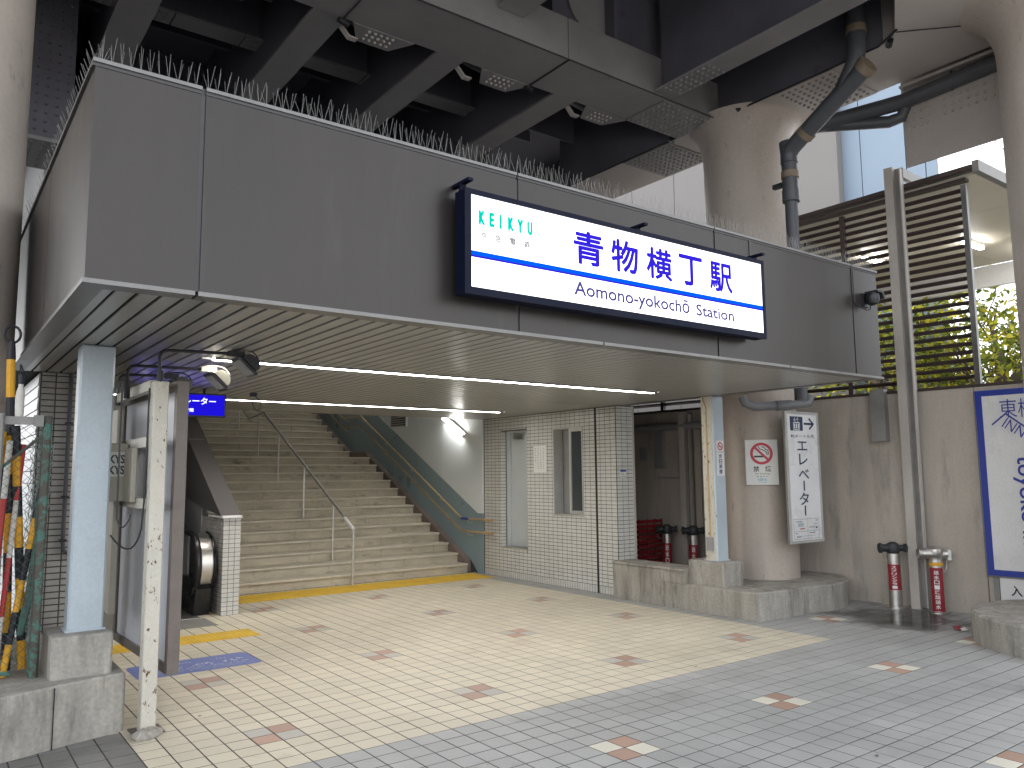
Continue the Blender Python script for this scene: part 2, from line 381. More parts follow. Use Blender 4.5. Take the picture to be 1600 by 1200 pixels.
TXT = {}
def text(parent, s, m_, p, u, v, w_, h_, bold=0.0, push=0.003, spacing=1.0, line=1.0, name='lettering', heavy=0.0):
    """lettering fitted into the rectangle with lower-left corner p, width w_ along u, height h_ along v"""
    key = (s, bold, spacing, line)
    if key not in TXT:
        c = bpy.data.curves.new('lettering', 'FONT'); c.body = s; c.offset = bold; c.align_x = 'CENTER'
        c.space_character = spacing; c.space_line = line; c.resolution_u = 3
        o = bpy.data.objects.new('lettering', c); col.objects.link(o)
        dg = bpy.context.evaluated_depsgraph_get()
        me = bpy.data.meshes.new_from_object(o.evaluated_get(dg))
        TXT[key] = ([V(x.co) for x in me.vertices], [tuple(q.vertices) for q in me.polygons])
        bpy.data.objects.remove(o); bpy.data.curves.remove(c); bpy.data.meshes.remove(me)
    vs, fs = TXT[key]
    x0 = min(q.x for q in vs); x1 = max(q.x for q in vs); y0 = min(q.y for q in vs); y1 = max(q.y for q in vs)
    u, v = V(u).normalized(), V(v).normalized(); n = u.cross(v)
    p = V(p)+n*push
    b = MB()
    w_ -= 2*heavy; h_ -= 2*heavy; p = p+u*heavy+v*heavy
    for k, (dx, dz) in enumerate([(0, 0)] if not heavy else [(0, 0), (heavy, 0), (-heavy, 0), (0, heavy), (0, -heavy), (heavy*.7, heavy*.7), (-heavy*.7, heavy*.7), (heavy*.7, -heavy*.7), (-heavy*.7, -heavy*.7)]):
        b.add([p+n*(k*0.0002)+u*((q.x-x0)/(x1-x0)*w_+dx)+v*((q.y-y0)/(y1-y0)*h_+dz) for q in vs], fs)
    o_ = ORG.get(parent.name, V())
    me = bpy.data.meshes.new(name); me.from_pydata([tuple(q-o_) for q in b.v], [], b.f); me.materials.append(M[m_]); me.update()
    ob = bpy.data.objects.new(name, me); col.objects.link(ob); ob.parent = parent
    return ob
def quad(parent, name, m_, p, u, v, w_, h_, push=0.003, t=0.0015):
    u, v = V(u).normalized(), V(v).normalized(); n = u.cross(v); c = V(p)+u*(w_/2)+v*(h_/2)+n*(push)
    return MB().obox(c, u, v, n, w_/2, h_/2, t).build(name, m_, parent)
def ring(parent, name, m_, c, u, v, r0, r1, push, n=40):
    u, v = V(u).normalized(), V(v).normalized(); nn = u.cross(v); c = V(c)+nn*push
    b = MB(); vs = []
    for r in (r0, r1):
        for k in range(n):
            t = 2*math.pi*k/n; vs.append(c+u*math.cos(t)*r+v*math.sin(t)*r)
    b.add(vs, [(k, (k+1) % n, n+(k+1) % n, n+k) for k in range(n)])
    return b.build(name, m_, parent)
def stroke(parent, name, m_, pts, p, u, v, wd, push=0.004):
    """flat ink line through 2-D points (in metres from p)"""
    u, v = V(u).normalized(), V(v).normalized(); n = u.cross(v); b = MB()
    for (a, c) in zip(pts[:-1], pts[1:]):
        A = V(p)+u*a[0]+v*a[1]+n*push; B = V(p)+u*c[0]+v*c[1]+n*push; d = (B-A).normalized(); q = n.cross(d)*wd/2
        b.add([A-q-d*wd*0.3, B-q+d*wd*0.3, B+q+d*wd*0.3, A+q-d*wd*0.3], [(0, 1, 2, 3)])
    return b.build(name, m_, parent)

def lay_tiles(parent, o, u, v, n, cells, matfn, gap, thick, limit, campos=V((0, 0, 1.566)), size=None, name='tile', stuffname='tile_field'):
    """cells: (a0,a1,b0,b1) in the u,v plane. nearest `limit` become single pieces, the rest one joined mesh per material"""
    o, u, v, n = V(o), V(u), V(v), V(n)
    full = size
    def key(c):
        p = o+u*((c[0]+c[1])/2)+v*((c[2]+c[3])/2); return (p-campos).length
    cells = sorted(cells, key=key)
    shared = {}; rest = {}; cnt = 0
    for c in cells:
        a0, a1, b0, b1 = c; mk = matfn((a0+a1)/2, (b0+b1)/2)
        hw, hh = (a1-a0-gap)/2, (b1-b0-gap)/2
        if hw < 0.004 or hh < 0.004: continue
        p = o+u*((a0+a1)/2)+v*((b0+b1)/2)
        be = min(0.0025, hw*0.3, hh*0.3)
        vs = [-u*hw-v*hh-n*thick, u*hw-v*hh-n*thick, u*hw+v*hh-n*thick, -u*hw+v*hh-n*thick,
              -u*hw-v*hh-n*be*0.6, u*hw-v*hh-n*be*0.6, u*hw+v*hh-n*be*0.6, -u*hw+v*hh-n*be*0.6,
              -u*(hw-be)-v*(hh-be), u*(hw-be)-v*(hh-be), u*(hw-be)+v*(hh-be), -u*(hw-be)+v*(hh-be)]
        fs = [(8,9,10,11)]+[(i, (i+1) % 4, 4+(i+1) % 4, 4+i) for i in range(4)]+[(4+i, 4+(i+1) % 4, 8+(i+1) % 4, 8+i) for i in range(4)]
        if cnt < limit:
            k = (mk, round(hw, 4), round(hh, 4))
            if k not in shared:
                me = bpy.data.meshes.new(name); me.from_pydata([tuple(x) for x in vs], [], fs); me.materials.append(M[mk]); me.update(); shared[k] = me
            inst(name, shared[k], p+n*random.uniform(-0.0006, 0.0006), parent); cnt += 1
        else:
            rest.setdefault(mk, MB()).add([x+p for x in vs], fs)
    for mk, b in rest.items():
        orr = ORG.get(parent.name, V()); me = bpy.data.meshes.new(stuffname)
        me.from_pydata([tuple(x-orr) for x in b.v], [], b.f); me.materials.append(M[mk]); me.update()
        ob = bpy.data.objects.new(stuffname, me); col.objects.link(ob); ob.parent = parent; ob['kind'] = 'stuff'

def grid(a0, a1, b0, b1, da, db, holes=(), ao=None, bo=None):
    """cells of a bond grid clipped to the rectangle, leaving holes out"""
    ao = a0 if ao is None else ao; bo = b0 if bo is None else bo
    ea = sorted({a0, a1} | {ao+k*da for k in range(-400, 400) if a0+1e-4 < ao+k*da < a1-1e-4})
    eb = sorted({b0, b1} | {bo+k*db for k in range(-400, 400) if b0+1e-4 < bo+k*db < b1-1e-4})
    out = []
    for i in range(len(ea)-1):
        for j in range(len(eb)-1):
            parts = [(ea[i], ea[i+1], eb[j], eb[j+1])]
            for h in holes:
                nxt = []
                for (p, q, r_, t_) in parts:
                    if h[1] <= p or h[0] >= q or h[3] <= r_ or h[2] >= t_: nxt.append((p, q, r_, t_)); continue
                    if p < h[0]: nxt.append((p, h[0], r_, t_)); p = h[0]
                    if q > h[1]: nxt.append((h[1], q, r_, t_)); q = h[1]
                    if r_ < h[2]: nxt.append((p, q, r_, h[2]))
                    if t_ > h[3]: nxt.append((p, q, h[3], t_))
                parts = nxt
            out += [c for c in parts if c[1]-c[0] > 0.012 and c[3]-c[2] > 0.012]
    return out

# ================================================================== GROUND
b = MB().add([(-900, -900, -0.03), (900, -900, -0.03), (900, 900, -0.03), (-900, 900, -0.03)], [(0, 1, 2, 3)])
struct(b.build('ground', 'asphalt'))
struct(MB().box(-40, 30, -14, 0.40, -0.028, -0.001).build('pavement', 'pave'))
floor = struct(MB().box(-6.0, 9.42, 0.4005, 10.76, -0.028, -0.0016).build('floor', 'grout'))
ORG[floor.name] = V()
X0, Y0 = 3.33, 3.42
def floor_mat(x, y):
    i = math.floor((x-X0)/T); j = math.floor((y-Y0)/T)
    grey = (y < 4.32) or x > 6.93
    im, jm = (i+1) % 10, (j+1) % 10        # four tiles round each pattern centre
    if im in (0, 1) and jm in (0, 1):
        diag = (im == jm)
        if grey: return 'tile_salmon' if diag else 'tile_white'
        return 'tile_salmon' if diag else 'tile_pale'
    if x < 1.12 and y < 5.5: return 'tile_dirty'
    return 'tile_grey' if grey else 'tile_cream'
cells = grid(-1.2, 9.36, 0.42, 10.72, T, T, ao=X0, bo=Y0)
def in_view(c):
    x, y = (c[0]+c[1])/2, (c[2]+c[3])/2
    if y < 1.6 and x < 1.6: return False
    if x < 0.2 and y > 5.0: return False
    return True
cells = [c for c in cells if in_view(c)]
# the 300 that show largest in the picture: nearest ones inside the field of view
def shown(c):
    x, y = (c[0]+c[1])/2, (c[2]+c[3])/2
    d = V((x, y, -1.566)); zc = d.dot(fw)
    if zc < 0.3: return False
    px = 800+1233.5*d.dot(r2)/zc; py = 600-1233.5*d.dot(u2)/zc
    return -20 < px < 1620 and py < 1215
vis = [c for c in cells if shown(c)]; hid = [c for c in cells if not shown(c)]
lay_tiles(floor, (0, 0, 0), EX, EY, EZ, vis, floor_mat, 0.008, 0.004, 300)
lay_tiles(floor, (0, 0, 0), EX, EY, EZ, hid, floor_mat, 0.008, 0.004, 0)

# puddle and old manhole ring near the hydrants
pts = []
for k in range(36):
    t = 2*math.pi*k/36; rr = 1+0.22*math.sin(3*t+1)+0.12*math.sin(7*t)
    pts.append((8.45+1.25*math.cos(t), 4.5+1.25*math.sin(t)))
b = MB().add([(x, y, 0.0028) for x, y in pts], [tuple(range(36))])
struct(b.build('puddle', 'water'))

mh = thing('manhole_cover', (8.08, 4.25, 0), 'round worn manhole cover set in the wet grey paving', 'manhole cover')
MB().lathe(8.08, 4.25, [(0.27, -0.001), (0.27, 0.0018), (0.245, 0.0018), (0.245, 0.0006)], 40).build('frame_ring', 'zinc', mh)
MB().lathe(8.08, 4.25, [(0.238, -0.001), (0.238, 0.0012), (0.01, 0.0012)], 40).build('lid', 'tile_dirty', mh)
# ================================================================== STAIRS
def zst(y):
    return 0
st = thing('staircase', (5.04, 10.72, 0), 'wide worn stone staircase climbing from the tiled concourse', 'stairs')
XL_, XR_ = 3.02, 7.08
RIS, TRD = 0.147, 0.29
steps = []
for k in range(13):
    y = 10.72+TRD*k; steps.append((y, y+TRD if k < 12 else 15.12, RIS*(k+1)))
for k in range(12):
    y = 15.12+TRD*k; steps.append((y, y+TRD if k < 11 else 20.5, RIS*(14+k)))
for k, (ya, yb, z) in enumerate(steps):
    xs = [XL_]; off = random.uniform(0.5, 1.1)
    x = XL_+off
    while x < XR_-0.25:
        xs.append(x); x += random.uniform(0.95, 1.25)
    xs.append(XR_)
    for a, c in zip(xs[:-1], xs[1:]):
        g = 0.0022
        # riser slab
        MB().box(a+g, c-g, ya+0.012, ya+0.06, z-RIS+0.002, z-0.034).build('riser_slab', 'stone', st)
        # tread slab with a small nosing
        zz = z+random.uniform(-0.0015, 0.0015)
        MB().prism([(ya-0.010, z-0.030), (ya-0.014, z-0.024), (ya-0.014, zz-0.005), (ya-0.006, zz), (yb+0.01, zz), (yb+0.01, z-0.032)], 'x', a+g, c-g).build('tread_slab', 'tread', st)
MB().prism([(10.76, 0), (10.76, 0.1)] + [p for (ya, yb, z) in steps for p in ((ya+0.05, z-0.036), (yb+0.05, z-0.036))] + [(20.5, 0)], 'x', XL_+0.01, XR_-0.01).build('stair_core', 'stone', st)

# stair side wall: brown skirting, blue band, white panels, vent
sw = thing('stair_side_wall', (7.2, 12, 0), 'white panelled wall with blue lower band beside the stairs', 'wall')
MB().box(7.215, 7.35, 10.44, 20.5, -0.02, 7.2).build('wall_core', 'wall_grout', sw)
def skirt(y):
    if y < 14.47: return 0.2+(y-10.82)*0.4986
    if y < 15.24: return 2.02
    return 2.02+(y-15.24)*0.5
def bluetop(y):
    if y < 10.6: return 0.935
    if y < 14.3: return 0.935+(y-10.6)*0.512
    if y < 15.1: return 2.83
    return 2.83+(y-15.1)*0.5
ys = sorted([10.78, 10.82, 14.47, 15.24, 20.4])
MB().prism([(10.82, 0), (10.82, 0.2), (14.47, 2.02), (15.24, 2.02), (20.4, 4.6), (20.4, 0)], 'x', 7.085, 7.203).build('skirting', 'brown_stone', sw)
joints = [10.445, 11.69, 12.55, 13.445, 14.32, 15.2, 16.08, 16.96, 17.84, 18.7, 19.6, 20.4]
def band(a, c, lo, hi, x0, x1, m_, nm):
    k = sorted({a, c, *[q for q in (10.6, 10.82, 14.3, 14.47, 15.1, 15.24) if a < q < c]})
    p = [(q, lo(q)) for q in k]+[(q, hi(q)) for q in reversed(k)]
    MB().prism(p, 'x', x0, x1).build(nm, m_, sw)
for a, c in zip(joints[:-1], joints[1:]):
    g = 0.004
    band(a+g, c-g, lambda y: 0.0 if y < 10.82 else skirt(y)+0.003, lambda y: bluetop(y)-0.003, 7.2, 7.212, 'blue_panel', 'blue_panel')
    band(a+g, c-g, lambda y: bluetop(y)+0.003, lambda y: 7.0, 7.2, 7.212, 'white_panel', 'white_panel')
vt = MB().box(7.185, 7.2, 12.93, 13.57, 2.45, 2.86).build('vent_frame', 'white_panel', sw)
vtb = MB()
for k in range(9): vtb.box(7.178, 7.1845, 12.97, 13.53, 2.475+k*0.043, 2.505+k*0.043)
vtb.build('vent_grille', 'grey_panel', sw)
MB().box(7.186, 7.1995, 10.447, 10.60, 0.945, 2.45).build('corner_trim', 'white_panel', sw)

# handrails on the stair wall
for nm, dz, lab in (('handrail', 0.0, 'upper wooden handrail running down the blue stair wall'), ('handrail', -0.2, 'lower wooden handrail running down the blue stair wall')):
    h = thing(nm, (7.1, 10.05, 0.85+dz), lab, 'handrail')
    pth = [(7.105, 10.06, 0.852+dz), (7.105, 10.93, 0.847+dz), (7.105, 14.70, 2.76+dz), (7.105, 15.52, 2.75+dz), (7.105, 18.6, 4.3+dz)]
    MB().tube([(7.105, 10.30, 0.850+dz)]+pth[1:], 0.0175, 10).build('rail', 'wood', h, True)
    MB().tube([pth[0], (7.105, 10.30, 0.850+dz)], 0.021, 10).build('end_grip', 'wood', h, True)
    for y in (10.12, 10.75, 11.6, 12.6, 13.6, 14.6, 15.4, 16.4, 17.4):
        if y < 10.93: z = 0.85
        elif y < 14.7: z = 0.847+(y-10.93)*(2.76-0.847)/(14.7-10.93)
        elif y < 15.52: z = 2.755
        else: z = 2.75+(y-15.52)*0.503
        MB().tube([(7.105, y, z+dz-0.012), (7.105, y, z+dz-0.05), (7.14, y, z+dz-0.065), (7.199, y, z+dz-0.065)], 0.006, 6).build('bracket', 'steel', h, True)
    if dz == 0.0:
        MB().tube([(7.105, 10.72, 0.849), (7.105, 10.94, 0.85)], 0.0195, 10).build('blue_tape', 'blue_ink', h, True)

# centre railing
cr = thing('stair_railing', (5.02, 10.58, 0), 'slim stainless steel railing up the middle of the stairs', 'railing')
rail = [(5.02, 10.57, 0.0), (5.02, 10.57, 0.80), (5.02, 14.42, 2.735), (5.02, 15.2, 2.66), (5.02, 18.2, 4.15)]
MB().tube([(5.02, 10.575, 0.78)]+rail[1:], 0.021, 10).build('rail', 'steel', cr, True)
MB().tube([(5.02, 10.56, 0.79), (5.02, 10.86, 0.945)], 0.0235, 10).build('grip_sleeve', 'sign_white', cr, True)
MB().tube([(5.02, 10.57, 0.0), (5.02, 10.57, 0.79)], 0.018, 10).build('post', 'steel', cr, True)
for y, z0, z1 in ((11.27, 0.295, 1.15), (12.43, 0.88, 1.735), (13.62, 1.47, 2.33), (14.68, 1.91, 2.70), (15.85, 2.5, 2.97), (17.0, 3.08, 3.55)):
    MB().tube([(5.02, y, z0), (5.02, y, z1)], 0.015, 8).build('post', 'steel', cr, True)

# wall tube lamp on the stair wall; upper two unseen, added to brighten the stairs
dv = V((0, 0.62, 0.325)).normalized()
nv = EX.cross(dv)
for cy_, cz_, lab in ((11.25, 2.365, 'lit slanted tube lamp on the white stair wall'), (14.3, 3.96, 'added unseen tube lamp higher up the stair wall'), (17.3, 5.5, 'added unseen tube lamp at the top of the stair wall')):
    cL = V((7.135, cy_, cz_))
    wl = thing('tube_lamp', (7.15, cy_, cz_), lab, 'lamp')
    MB().obox(cL+EX*0.043, dv, EX, nv, 0.36, 0.02, 0.04).build('housing', 'sign_white', wl)
    MB().tube([cL-dv*0.34, cL+dv*0.34], 0.02, 10).build('tube', 'tube', wl, True)
    for sg_ in (-1, 1): MB().obox(cL+EX*0.005+dv*0.37*sg_, dv, EX, nv, 0.02, 0.025, 0.025).build('socket', 'sign_white', wl)

# stairwell shell (ceiling, far wall, escalator side wall)
sh = thing('stairwell_enclosure', (4, 20.6, 0), 'plain walls and sloping ceiling enclosing the stairwell', 'wall')
MB().prism([(10.46, 3.55), (20.6, 8.3), (20.6, 8.45), (10.46, 3.7)], 'x', 0.95, 7.35).build('ceiling', 'siding', sh)
MB().box(0.95, 7.35, 20.52, 20.62, 0, 8.3).build('end_wall', 'siding', sh)
MB().box(0.95, 1.10, 10.5, 20.5, 0, 8.3).build('side_wall', 'siding', sh)
MB().box(1.1, 7.2, 10.47, 10.52, 2.50, 3.56).build('lintel', 'soffit', sh)

# ================================================================== TILE WALL (right, with door and window)
tw = thing('tiled_wall', (7.3, 8.9, 0), 'pale tiled wall with a grey door and a narrow window', 'wall')
XW = 7.215
holes = [(9.33, 9.99, 0.445, 2.225), (8.08, 8.70, 0.985, 2.20), (7.805, 7.84, 0, 2.44)]
b = MB()
b.box(XW+0.002, 7.50, 7.432, 8.08, -0.02, 2.6); b.box(XW+0.002, 7.50, 8.08, 8.70, -0.02, 0.98); b.box(XW+0.002, 7.50, 8.08, 8.70, 2.205, 2.6)
b.box(XW+0.002, 7.50, 8.70, 9.33, -0.02, 2.6); b.box(XW+0.002, 7.50, 9.33, 9.99, -0.02, 0.44); b.box(XW+0.002, 7.50, 9.33, 9.99, 2.23, 2.6)
b.box(XW+0.002, 7.50, 9.993, 10.436, -0.02, 2.6)
b.build('wall_core', 'wall_grout', tw)
wc = grid(7.43, 10.436, 0.1, 2.43, 0.1, 0.05, holes, ao=7.44, bo=0.1) + grid(7.43, 10.436, 0.0, 0.1, 0.05, 0.1, holes, ao=7.44)
lay_tiles(tw, (XW, 0, 0), EY, EZ, -EX, wc, lambda a, c: 'wall_tile', 0.0065, 0.006, 220)
pc_ = grid(7.215, 7.53, 0.1, 2.43, 0.1, 0.05, ao=7.22, bo=0.1) + grid(7.215, 7.53, 0.0, 0.1, 0.05, 0.1, ao=7.22)
lay_tiles(tw, (0, 7.43, 0), EX, EZ, -EY, pc_, lambda a, c: 'wall_tile', 0.0065, 0.006, 80)
MB().box(7.216, 7.24, 7.806, 7.839, 0.0, 2.43).build('movement_joint', 'soffit_gap', tw)
MB().box(7.50, 7.56, 7.44, 10.4, 0.0, 2.6).build('outer_skin', 'conc_wall', tw)
# door in a recess
dr = MB().box(7.352, 7.3695, 9.349, 9.892, 0.464, 2.18).build('door', 'door', tw); sub(dr, tw)
lay_tiles(tw, (0, 9.99, 0), EX, EZ, -EY, grid(7.217, 7.325, 0.45, 2.22, 0.1, 0.05), lambda a, c: 'wall_tile', 0.0065, 0.004, 0)
MB().box(7.37, 7.44, 9.333, 9.99, 0.445, 2.225).build('recess_back', 'fascia_joint', tw)
b = MB(); b.box(7.325, 7.369, 9.90, 9.985, 0.46, 2.222); b.box(7.325, 7.369, 9.331, 9.345, 0.46, 2.222); b.box(7.325, 7.369, 9.345, 9.90, 2.185, 2.222)
b.build('door_frame', 'door', tw)
MB().box(7.216, 7.36, 9.34, 9.985, 0.441, 0.458).build('door_sill', 'steel', tw)
MB().box(7.31, 7.3515, 9.55, 9.78, 2.09, 2.15).build('door_closer', 'steel', dr)
MB().tube([(7.33, 9.62, 2.15), (7.29, 9.72, 2.165), (7.33, 9.86, 2.19)], 0.008, 6).build('closer_arm', 'steel', dr)
# window: reveal, sliding sash, dark pane
b = MB(); g = 0.014
b.box(7.205, 7.40, 8.081, 8.081+g, 0.985, 2.2); b.box(7.20, 7.40, 8.699-g, 8.699, 0.985, 2.2); b.box(7.20, 7.40, 8.0955, 8.6845, 2.186, 2.2); b.box(7.20, 7.40, 8.0955, 8.6845, 0.985, 0.999)
wf = b.build('window_frame', 'alu_light', tw); sub(wf, tw)
b = MB(); b.box(7.235, 7.275, 8.35, 8.39, 1.0, 2.185); b.box(7.235, 7.275, 8.0965, 8.35, 1.0, 1.05); b.box(7.235, 7.275, 8.0965, 8.35, 2.14, 2.185)
b.build('sash', 'alu_light', wf)
MB().box(7.25, 7.26, 8.0965, 8.349, 1.051, 2.139).build('pane', 'glass', wf)
MB().box(7.37, 7.38, 8.0965, 8.684, 1.0, 2.185).build('fixed_pane', 'lens', wf)
# posters on the tile wall
nt_ = thing('paper_notice', (7.2, 9.0, 1.77), 'sheet of vertical writing taped between door and window', 'notice')
quad(nt_, 'sheet', 'paper', (XW-0.002, 9.155, 1.575), -EY, EZ, 0.29, 0.39, 0.001)
for k in range(4):
    b = MB()
    zz = 1.93
    while zz > (1.62 if k else 1.72):
        hgt = random.uniform(0.012, 0.026)
        for q in range(3):
            b.obox((XW-0.007, 9.11-k*0.062+random.uniform(-0.008, 0.008), zz-random.uniform(0, hgt)), EY, EZ, EX, random.uniform(0.003, 0.01), 0.0022, 0.0005)
        zz -= hgt+0.012
    b.build('handwriting', 'dark_ink', nt_)
sp = thing('small_plate', (7.38, 7.42, 1.55), 'small white and blue plate on tiled pilaster', 'sign')
quad(sp, 'plate', 'paper', (7.275, 7.427, 1.50), EX, EZ, 0.1, 0.10, 0.001)
quad(sp, 'blue_header', 'blue_ink', (7.275, 7.427, 1.575), EX, EZ, 0.1, 0.025, 0.004)
for k in range(3): quad(sp, 'print_line', 'dark_ink', (7.285, 7.427, 1.515+k*0.02), EX, EZ, 0.08-0.015*k, 0.005, 0.004)

# ================================================================== LEFT TILED PILASTER + SIDING
lw = thing('tiled_pilaster', (0.95, 7.5, 0), 'grey tiled pilaster behind the pale blue column', 'wall')
MB().box(0.748, 1.104, 7.432, 10.46, 0.0, 2.6).build('wall_core', 'wall_grout', lw)
c1 = grid(0.742, 1.106, 0.0, 2.43, 0.105, 0.05, ao=0.745)
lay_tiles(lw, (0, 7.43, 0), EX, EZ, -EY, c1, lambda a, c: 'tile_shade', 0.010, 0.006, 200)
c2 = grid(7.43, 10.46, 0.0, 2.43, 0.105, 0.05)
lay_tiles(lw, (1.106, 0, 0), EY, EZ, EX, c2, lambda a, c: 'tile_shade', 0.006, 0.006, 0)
for k in range(24):
    z = 0.02+k*0.1
    MB().prism([(0.742, z+0.004), (0.742, z+0.098), (0.733, z+0.098), (0.726, z+0.004)], 'y', 7.47, 10.4).build('siding_board', 'siding', lw)
dp = thing('drain_pipe', (0.94, 7.40, 0.5), 'thin dark pipe fixed to the tiled pilaster', 'pipe')
MB().tube([(0.955, 7.395, 2.43), (0.955, 7.395, 1.05), (0.965, 7.395, 0.98), (1.0, 7.395, 0.95), (1.08, 7.395, 0.94)], 0.016, 8).build('pipe', 'pvc', dp, True)
for z in (2.0, 1.4, 1.05): MB().box(0.93, 0.98, 7.375, 7.426, z, z+0.02).build('clip', 'iron', dp)

# ================================================================== CANOPY: fascia, soffit, lights
ZS, ZT, YF, FX0, FX1 = 2.43, 3.47, 3.88, 0.53, 7.285
cn = thing('entrance_canopy', (3.9, 3.9, 2.43), 'wide bronze-grey panelled canopy over the station entrance', 'canopy')
js = [FX0, 1.01, 2.945, 4.88, 6.84, FX1]
for a, c in zip(js[:-1], js[1:]):
    l = a+(0.012 if a > FX0 else 0.0); r = c-(0.012 if c < FX1 else 0.0)
    MB().box(l, r, YF, YF+0.03, ZS+0.018, ZT-0.03).build('fascia_panel', 'fascia', cn)
for x in js[1:-1]:
    MB().box(x-0.0115, x+0.0115, YF+0.008, YF+0.028, ZS+0.02, ZT+0.004).build('joint_strip', 'fascia_joint', cn)
MB().box(5.32, 5.345, YF-0.006, YF-0.001, 3.28, ZT-0.03).build('joint_strip', 'fascia_joint', cn)
# left return and right return
for a, c in ((3.912, 5.4), (5.412, 7.43), (7.442, 10.4)):
    MB().box(FX0, FX0+0.03, a, c, ZS+0.018, ZT-0.03).build('side_panel', 'fascia', cn)
for a, c in ((3.912, 5.4), (5.412, 7.43)):
    MB().box(FX1-0.03, FX1, a, c, ZS+0.018, ZT-0.03).build('side_panel', 'fascia', cn)
MB().box(FX0+0.031, FX1-0.031, YF+0.031, 10.44, 3.38, 3.43).build('roof_sheet', 'fascia_joint', cn)
# top coping in pieces, bottom edge trim
for a, c in ((FX0-0.012, 1.0), (1.02, 2.94), (2.95, 4.875), (4.885, 6.835), (6.845, FX1+0.012)):
    MB().box(a, c, YF-0.012, YF+0.08, ZT-0.012, ZT+0.006).build('coping', 'alu', cn)
    MB().box(a, c, YF-0.004, YF+0.03, ZT-0.03, ZT-0.0125).build('coping_lip', 'fascia_joint', cn)
for a, c in ((YF+0.081, 5.4), (5.41, 7.43), (7.44, 10.4)):
    MB().box(FX0-0.012, FX0+0.08, a, c, ZT-0.012, ZT+0.006).build('coping', 'alu', cn)
for a, c in ((FX0-0.01, 1.0), (1.015, 3.66), (3.67, 5.8), (5.81, FX1+0.02)):
    MB().box(a, c, YF-0.012, YF+0.10, ZS-0.004, ZS+0.017).build('bottom_trim', 'alu', cn)
MB().box(FX0-0.01, FX0+0.09, YF+0.101, 7.42, ZS-0.004, ZS+0.017).build('bottom_trim', 'alu', cn)
MB().box(FX1-0.09, FX1+0.02, YF+0.101, 7.42, ZS-0.004, ZS+0.017).build('bottom_trim', 'alu', cn)
# soffit slats
L1 = (1.69, 6.34, 5.90, 5.975); L2 = (1.25, 6.49, 8.96, 9.035)
P_ = 0.1035
def slat(x0, x1, y0, y1):
    MB().prism([(x0+0.004, ZS+0.012), (x0+0.004, ZS+0.003), (x0+0.008, ZS), (x1-0.018, ZS), (x1-0.014, ZS+0.003), (x1-0.014, ZS+0.012)], 'y', y0, y1).build('soffit_slat', 'soffit', cn)
x = 0.676-P_*0
k = 0
MB().box(FX0+0.081, 0.676-0.012, YF+0.102, 7.425, ZS-0.001, ZS+0.012).build('edge_panel', 'soffit', cn)
while x < FX1-0.1:
    x1 = x+P_
    if x1 > FX1-0.09: x1 = FX1-0.092
    for (ya, yb, lt, xa, xb) in ((YF+0.102, 7.425, L1, 0.6, 7.3), (7.437, 10.465, L2, 1.107, 7.21)):
        if x < xa or x1 > xb: continue
        if x1 > lt[0]-0.004 and x < lt[1]+0.004:
            slat(x, x1, ya, lt[2]-0.012); slat(x, x1, lt[3]+0.012, yb)
        else:
            slat(x, x1, ya, yb)
    x += P_
MB().box(FX0+0.03, FX1-0.03, YF+0.03, 10.46, ZS+0.013, ZS+0.03).build('soffit_backing', 'soffit_gap', cn)
MB().box(FX0+0.03, FX1-0.03, 7.4255, 7.4365, ZS+0.002, ZS+0.012).build('soffit_seam', 'soffit_gap', cn)
for (L_, lab) in ((L1, 'lit linear ceiling lamp along the canopy front'), (L2, 'lit linear ceiling lamp near the foot of the stairs')):
    t = thing('ceiling_lamp', ((L_[0]+L_[1])/2, (L_[2]+L_[3])/2, ZS), lab, 'lamp')
    b = MB(); b.box(L_[0]-0.01, L_[1]+0.01, L_[2]-0.011, L_[2]-0.001, ZS-0.012, ZS+0.0125); b.box(L_[0]-0.01, L_[1]+0.01, L_[3]+0.001, L_[3]+0.011, ZS-0.012, ZS+0.0125)
    b.build('trim', 'alu', t)
    MB().box(L_[0], L_[1], L_[2], L_[3], ZS-0.010, ZS+0.012).build('diffuser', 'led', t)

# bird spikes along the coping
def spikes(p0, d, n_, ln, label, group, out):
    t = thing('bird_spike_strip', p0, label, 'bird spikes', group)
    p0 = V(p0); d = V(d); sd_ = V(out)
    MB().obox(p0+d*(ln/2), d, d.cross(EZ), EZ, ln/2, 0.009, 0.002).build('base_strip', 'pvc_light', t)
    b = MB()
    for i in range(n_):
        a = p0+d*((i+0.5)*ln/n_)
        for q in (-1, 0, 1):
            e = a+EZ*random.uniform(0.105, 0.13)+sd_*(q*0.045+random.uniform(-0.008, 0.008))+d*random.uniform(-0.02, 0.02)
            b.tube([a, e], [0.0013, 0.0009], 3, False)
    b.build('spikes', 'zinc', t, stuff=True)
n_s = 14
lnn = (FX1-FX0)/n_s
for i in range(n_s):
    spikes((FX0+i*lnn+0.01, YF+0.04, ZT+0.008), EX, 11, lnn-0.02, 'strip of thin wire bird spikes on the canopy front edge', 'bird spikes along the canopy front', EY)
for i in range(8):
    spikes((FX0+0.03, 3.95+i*0.5, ZT+0.008), EY, 11, 0.48, 'strip of thin wire bird spikes on the canopy left edge', 'bird spikes along the canopy side', EX)

